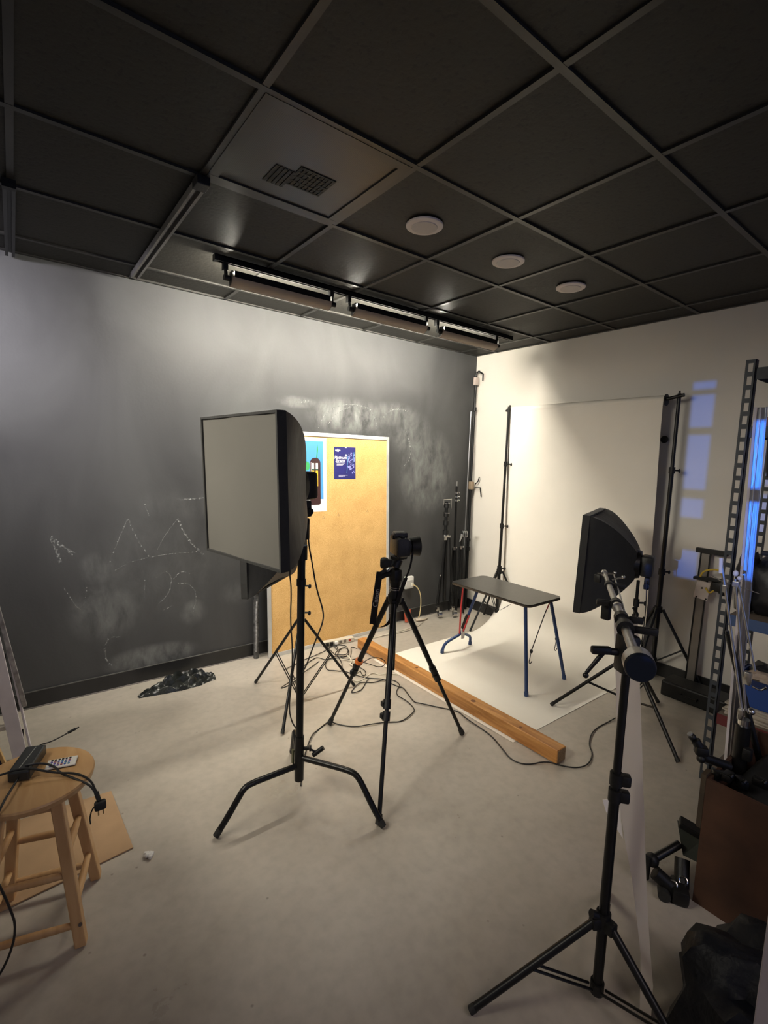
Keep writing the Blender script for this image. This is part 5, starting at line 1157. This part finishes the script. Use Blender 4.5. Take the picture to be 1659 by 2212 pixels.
# blue bin and papers on the fourth shelf
pp = thing('paper_stack', 'untidy stack of cream papers under the blue bin on the lower shelf', 'paper stack', (-1.02, -2.95, 0.386))
rg = random.Random(5)
for k in range(9):
    Rk = Matrix.Rotation(rg.uniform(-0.08, 0.08), 3, 'Z')
    MB().box((-1.02+rg.uniform(-.008, .008), -2.955+rg.uniform(-.01, .01), 0.3905+k*0.0085), (0.21, 0.24, 0.0075), Rk).build('paper_bundle', mat('paper_cream', (0.42, 0.37, 0.30, 1), 0.8, 0, 0.15, 25), pp)
bn = thing('blue_bin', 'blue plastic storage bin filled with odds and ends on papers', 'bin', (-1.0, -2.95, 0.464))
z0 = 0.4640
for nm, b in (('side', (-1.115, -1.105, -3.10, -2.85)), ('side', (-0.905, -0.895, -3.10, -2.85)), ('side', (-1.105, -0.905, -2.860, -2.85)), ('side', (-1.105, -0.905, -3.10, -3.09))):
    MB().bb(*b, z0, z0+0.135, 0.002).build(nm, mat('blue_plastic', (0.012, 0.05, 0.22, 1), 0.4), bn)
MB().bb(-1.105, -0.905, -3.09, -2.86, z0, z0+0.01).build('bottom', mat('blue_plastic', (0, 0, 0, 1)), bn)
MB().bb(-1.122, -1.115, -3.105, -2.845, z0+0.115, z0+0.14).bb(-0.895, -0.888, -3.105, -2.845, z0+0.115, z0+0.14).bb(-1.115, -0.895, -2.85, -2.843, z0+0.115, z0+0.14).build('rim', mat('blue_plastic_dark', (0.006, 0.02, 0.09, 1), 0.4), bn)
tag(lump('paper_wad', 'crumpled beige paper poking out of the blue bin', 'paper', (-1.04, -2.95, z0+0.13), (0.05, 0.07, 0.03), mat('beige_paper', (0.45, 0.36, 0.28, 1), 0.8, 0, 0.1, 20, 0.9, 30), 4, 0.35, z0+0.02, None, 16))
lump('dark_bag', 'dark nylon bag inside the blue bin', 'bag', (-0.955, -2.965, z0+0.125), (0.05, 0.09, 0.06), bagm, 6, 0.2, z0+0.02, None, 18)

# camera slider leaning on the white wall
sli = thing('camera_slider', 'long grey camera slider rail leaning upright against the white wall', 'slider', (-0.10, -2.33, 0))
q0, q1 = V(-0.115, -2.330, 0.004), V(-0.055, -2.325, 1.045)
def upbar(a, b, w_, th_, name, mm, par, off=(0, 0, 0)):
    a, b = Vector(a)+Vector(off), Vector(b)+Vector(off); ax = (b-a).normalized(); u = V(0, 1, 0); u = (u-ax*u.dot(ax)).normalized(); v = ax.cross(u)
    return MB().box((a+b)/2, (w_, th_, (b-a).length), Matrix((u, v, ax)).transposed(), 0.002).build(name, mm, par)
upbar(q0, q1, 0.052, 0.012, 'rail', mat('rail_grey', (0.20, 0.185, 0.165, 1), 0.4, 0.4, 0.1, 10), sli)
upbar(q0, q1, 0.010, 0.018, 'rail_edge', black_metal, sli, (0, 0.029, 0)); upbar(q0, q1, 0.008, 0.018, 'rail_edge', black_metal, sli, (0, -0.029, 0))
MB().box(V(-0.066, -2.365, 1.045), (0.03, 0.20, 0.034), None, 0.004).build('end_block', black_plastic, sli)
MB().box(V(-0.115, -2.345, 0.770), (0.010, 0.088, 0.130), Matrix.Rotation(0.1, 3, 'X'), 0.002).build('white_plate', mat('plate_white', (0.66, 0.60, 0.55, 1), 0.5), sli)
for y, z in ((-2.315, 0.715), (-2.375, 0.712), (-2.345, 0.785)): MB().cyl((-0.122, y, z), (-0.1195, y, z), 0.006, n=10).build('plate_hole', black_plastic, sli)
MB().box(V(-0.140, -2.39, 0.862), (0.05, 0.19, 0.020), Matrix.Rotation(-0.06, 3, 'X'), 0.005).build('crossbar', black_plastic, sli)
MB().box(V(-0.115, -2.44, 0.815), (0.05, 0.085, 0.07), None, 0.012).ball((-0.10, -2.47, 0.79), 0.035).build('carriage', black_plastic, sli, True)
tag(MB().tube([(-0.15, -2.335, 0.862), (-0.155, -2.345, 0.90), (-0.155, -2.37, 0.925), (-0.15, -2.42, 0.94), (-0.14, -2.45, 0.935), (-0.13, -2.47, 0.88), (-0.13, -2.43, 0.80), (-0.145, -2.40, 0.76), (-0.15, -2.375, 0.80)], 0.006, 8, 2).build('yellow_cable', cable_yellow, None, True, origin=(-0.15, -2.335, 0.862)), 'yellow cable looped over the carriage of the grey slider', 'cable')
# dark crate bars at the wall base
dk = thing('floor_case', 'flat black case lying along foot of the white wall', 'case', (-0.20, -2.42, 0))
MB().bb(-0.33, -0.145, -2.62, -2.22, 0.0, 0.11, 0.012).build('case', black_plastic, dk)
MB().tube([(-0.335, -2.36, 0.06), (-0.36, -2.36, 0.06), (-0.36, -2.46, 0.06), (-0.335, -2.46, 0.06)], 0.006, 8).build('handle', black_metal, dk, True)

# wooden crate with gear in the right foreground
cx0, cx1, cy0, cy1, cz = -1.985, -1.42, -3.66, -3.035, 0.50
cr = thing('open_crate', 'open brown board crate full of black gear at the right', 'crate', ((cx0+cx1)/2, (cy0+cy1)/2, 0))
for nm, b in (('front_panel', (cx0, cx0+0.012, cy0, cy1)), ('back_panel', (cx1-0.012, cx1, cy0, cy1)), ('end_panel', (cx0+0.012, cx1-0.012, cy1-0.012, cy1)), ('end_panel', (cx0+0.012, cx1-0.012, cy0, cy0+0.012))):
    MB().bb(*b, 0.0, cz).build(nm, crate_wood, cr)
MB().bb(cx0+0.012, cx1-0.012, cy0+0.012, cy1-0.012, 0.0, 0.012).build('bottom', crate_wood, cr)
MB().bb(cx0-0.002, cx0+0.05, cy1, cy1+0.016, cz-0.20, cz+0.012).build('corner_flange', pine_dark, cr)
# gear in the crate
lump('cloth_pile', 'black cloth heaped to the brim of the brown crate', 'cloth', (-1.70, -3.33, 0.34), (0.24, 0.27, 0.19), mat('black_cloth', (0.006, 0.006, 0.006, 1), 0.7, 0, 0.3, 12, 0.6, 14), 12, 0.10, 0.014)
gl = thing('folded_gear_stand', 'thick black folded stand with chrome top standing in the crate', 'light stand', (-1.70, -3.075, 0.014))
G = V(-1.735, -3.065, 0)
MB().cyl(G+V(0, 0.0, 0.014), G+V(0, 0, 0.64), 0.026, n=18).build('column', black_metal, gl, True)
MB().box(G+V(-0.02, -0.028, 0.54), (0.03, 0.03, 0.05), None, 0.006).build('lock_clamp', black_plastic, gl, True)
MB().cyl(G+V(0, 0, 0.64), G+V(0, 0, 0.665), 0.020, n=14).box(G+V(-0.01, 0.01, 0.685), (0.026, 0.02, 0.045), None, 0.004).ball(G+V(0.01, -0.016, 0.70), 0.014).build('chrome_head', chrome, gl, True)
rods = thing('reflector_arm', 'thin silver reflector arm rods rising from the crate', 'rod', G+V(0, 0, 0.70))
for a, b, r in ((G+V(-0.005, 0.01, 0.70), V(-1.760, -2.940, 1.262), 0.0048), (G+V(0.005, 0.0, 0.70), V(-1.745, -2.985, 1.21), 0.0045), (G+V(0.02, -0.01, 0.86), V(-1.742, -2.995, 1.20), 0.0045)):
    MB().cyl(a, b, r, n=10).build('rod', alu, rods, True)
MB().ball((-1.745, -2.985, 1.232), 0.0095, (1, 1, 1.3)).ball((-1.742, -2.998, 1.215), 0.0085).build('rod_tip', white_plastic, rods, True)
MB().cyl((-1.760, -2.940, 1.225), (-1.761, -2.936, 1.285), 0.007, n=10).build('rod_tip', white_plastic, rods, True)
MB().box((-1.755, -2.957, 1.165), (0.014, 0.014, 0.03), None, 0.002).box((-1.742, -2.99, 1.19), (0.022, 0.022, 0.022), None, 0.002).build('rod_clip', alu, rods)
MB().tube([(-1.74, -2.90, 1.205), (-1.75, -2.95, 1.19), (-1.745, -2.99, 1.185), (-1.72, -3.06, 1.165)], 0.0018, 6, 1).build('thin_wire', alu, rods, True)
MB().box(G+V(0.0, 0.005, 0.83), (0.02, 0.024, 0.05), None, 0.003).tube([G+V(0.01, -0.01, 0.80), G+V(0.02, -0.035, 0.79), G+V(0.02, -0.05, 0.81)], 0.004, 8, 1).build('rod_clip', chrome, rods, True)
tag(MB().cyl((-1.654, -2.958, 0.958), (-1.60, -3.15, 0.30), 0.012, 0.013, 14).cyl((-1.6555, -2.954, 0.972), (-1.654, -2.958, 0.955), 0.0075, n=10).build('black_tube', black_metal, None, True, origin=(-1.60, -3.15, 0.3)), 'slanting black tube rising out of the brown crate', 'tube')
# silver upright post
alp = thing('aluminium_post', 'bright aluminium channel post standing upright at the right edge', 'post', (-1.59, -3.0, 0))
P0, P1_ = V(-1.585, -3.010, 0.014), V(-1.560, -2.955, 1.885)
def post_bar(off, w_, d_, name, mm):
    a, b = P0+Vector(off), P1_+Vector(off); ax = (b-a).normalized(); u = V(0.3, -0.954, 0); u = (u-ax*u.dot(ax)).normalized(); v = ax.cross(u)
    MB().box((a+b)/2, (w_, d_, (b-a).length), Matrix((u, v, ax)).transposed(), 0.001).build(name, mm, alp)
post_bar((0, 0, 0), 0.034, 0.006, 'channel_back', alu)
post_bar((-0.0125, -0.000, 0), 0.004, 0.026, 'channel_side', alu); post_bar((-0.003+0.005, -0.016, 0), 0.006, 0.026, 'channel_side', mat('blue_lit_aluminium', (0.42, 0.46, 0.55, 1), 0.25, 1.0))  # second side tinted blue to paint the blue reflection on it
post_bar((-0.011, 0.016, 0), 0.010, 0.016, 'white_edge', white_paint)
# black arm clump hanging over the crate corner
ac = thing('clamp_arm', 'black clamp arm sticking out over the crate corner', 'clamp', (-1.92, -3.0, 0.53))
MB().tube([(-1.83, -3.06, 0.50), (-1.90, -3.00, 0.53), (-1.915, -2.965, 0.59)], 0.017, 10).box((-1.905, -2.985, 0.555), (0.04, 0.045, 0.035), Matrix.Rotation(0.6, 3, 'Z'), 0.008).ball((-1.912, -2.99, 0.525), 0.016).ball((-1.918, -2.955, 0.598), 0.014).build('arm', black_plastic, ac, True)
MB().cyl((-1.918, -2.952, 0.60), (-1.922, -2.945, 0.61), 0.010, n=12).build('tip', mat('grey_tip', (0.2, 0.2, 0.2, 1), 0.4), ac, True)
for k, (x, y, z) in enumerate(((-1.93, -3.085, 0.515), (-1.91, -3.12, 0.505), (-1.88, -3.17, 0.52), (-1.92, -3.06, 0.50))):
    tag(MB().box((x, y, z), (0.05, 0.03, 0.03), Matrix.Rotation(k*0.8, 3, 'Z'), 0.006).cyl((x-0.02, y-0.012, z+0.012), (x-0.012, y-0.016, z+0.019), 0.008, n=10).build('grip_clamp', black_metal, None, True, origin=(x, y, z-0.015)), ['black clamp on the crate contents nearest its left corner', 'black clamp in the crate, second from left corner', 'black clamp in the crate farthest from left corner', 'black clamp tucked against the crate corner flange'][k], 'clamp')

# tripod head rig lying on the floor by the crate
gh = thing('gimbal_rig', 'black camera rig with flat plate and chrome rings lying beside crate', 'camera rig', (-2.05, -2.96, 0))
MB().prism([(-1.905, -2.935, 0.205), (-1.86, -3.015, 0.18), (-1.90, -3.03, 0.10), (-1.925, -2.97, 0.11)], (0.03, 0.014, 0.0)).build('wing_plate', mat('olive_plate', (0.045, 0.05, 0.04, 1), 0.5, 0, 0.2, 10), gh)
MB().box((-1.885, -2.975, 0.212), (0.055, 0.085, 0.022), Matrix.Rotation(0.35, 3, 'Z') @ Matrix.Rotation(0.25, 3, 'X'), 0.004).build('top_plate', black_plastic, gh)
MB().cyl((-1.93, -2.955, 0.150), (-2.045, -2.905, 0.105), 0.015, n=14).build('arm', black_metal, gh, True)
MB().ball((-2.045, -2.905, 0.105), 0.026).box((-2.075, -2.895, 0.085), (0.018, 0.035, 0.095), None, 0.005).build('joint', black_plastic, gh, True)
MB().cyl((-1.945, -2.975, 0.11), (-2.00, -3.00, 0.035), 0.026, n=16).cyl((-2.06, -2.925, 0.075), (-2.03, -2.99, 0.032), 0.026, n=16).build('motor', black_plastic, gh, True)
MB().cyl((-2.085, -2.975, 0.024), (-2.045, -2.955, 0.024), 0.022, n=18).build('knob', black_rubber, gh, True)
for p_ in ((-2.045, -2.985, 0.062), (-2.005, -3.005, 0.070)):
    c_ = Vector(p_); n_ = (CAM-c_).normalized(); u = n_.orthogonal().normalized(); v = n_.cross(u)
    MB().tube([c_+0.014*(math.cos(a)*u+math.sin(a)*v) for a in [k*2*PI/14 for k in range(12)]], 0.003, 6).build('chrome_ring', chrome, gh, True)
MB().box((-2.02, -3.00, 0.032), (0.09, 0.06, 0.06), Matrix.Rotation(0.5, 3, 'Z'), 0.014).build('base_block', black_plastic, gh, True)

# black bin bag, bottom right, and white board edge
plastic_bag = mat('bin_bag', (0.004, 0.005, 0.008, 1), 0.48, 0, 0.3, 12, 0.9, 16, spec=0.25)
lump('bin_bag', 'bulging black plastic bin bag in the bottom right corner', 'bag', (-2.42, -3.40, 0.13), (0.20, 0.25, 0.21), plastic_bag, 21, 0.16, 0.001)
wb = MB().box((-3.056, -3.594, 0.54), (0.012, 0.30, 1.078), None, 0.002)
tag(wb.build('white_board', white_paint, None, origin=(-3.05, -3.57, 0)), 'white board edge standing at the bottom right corner of picture', 'board')
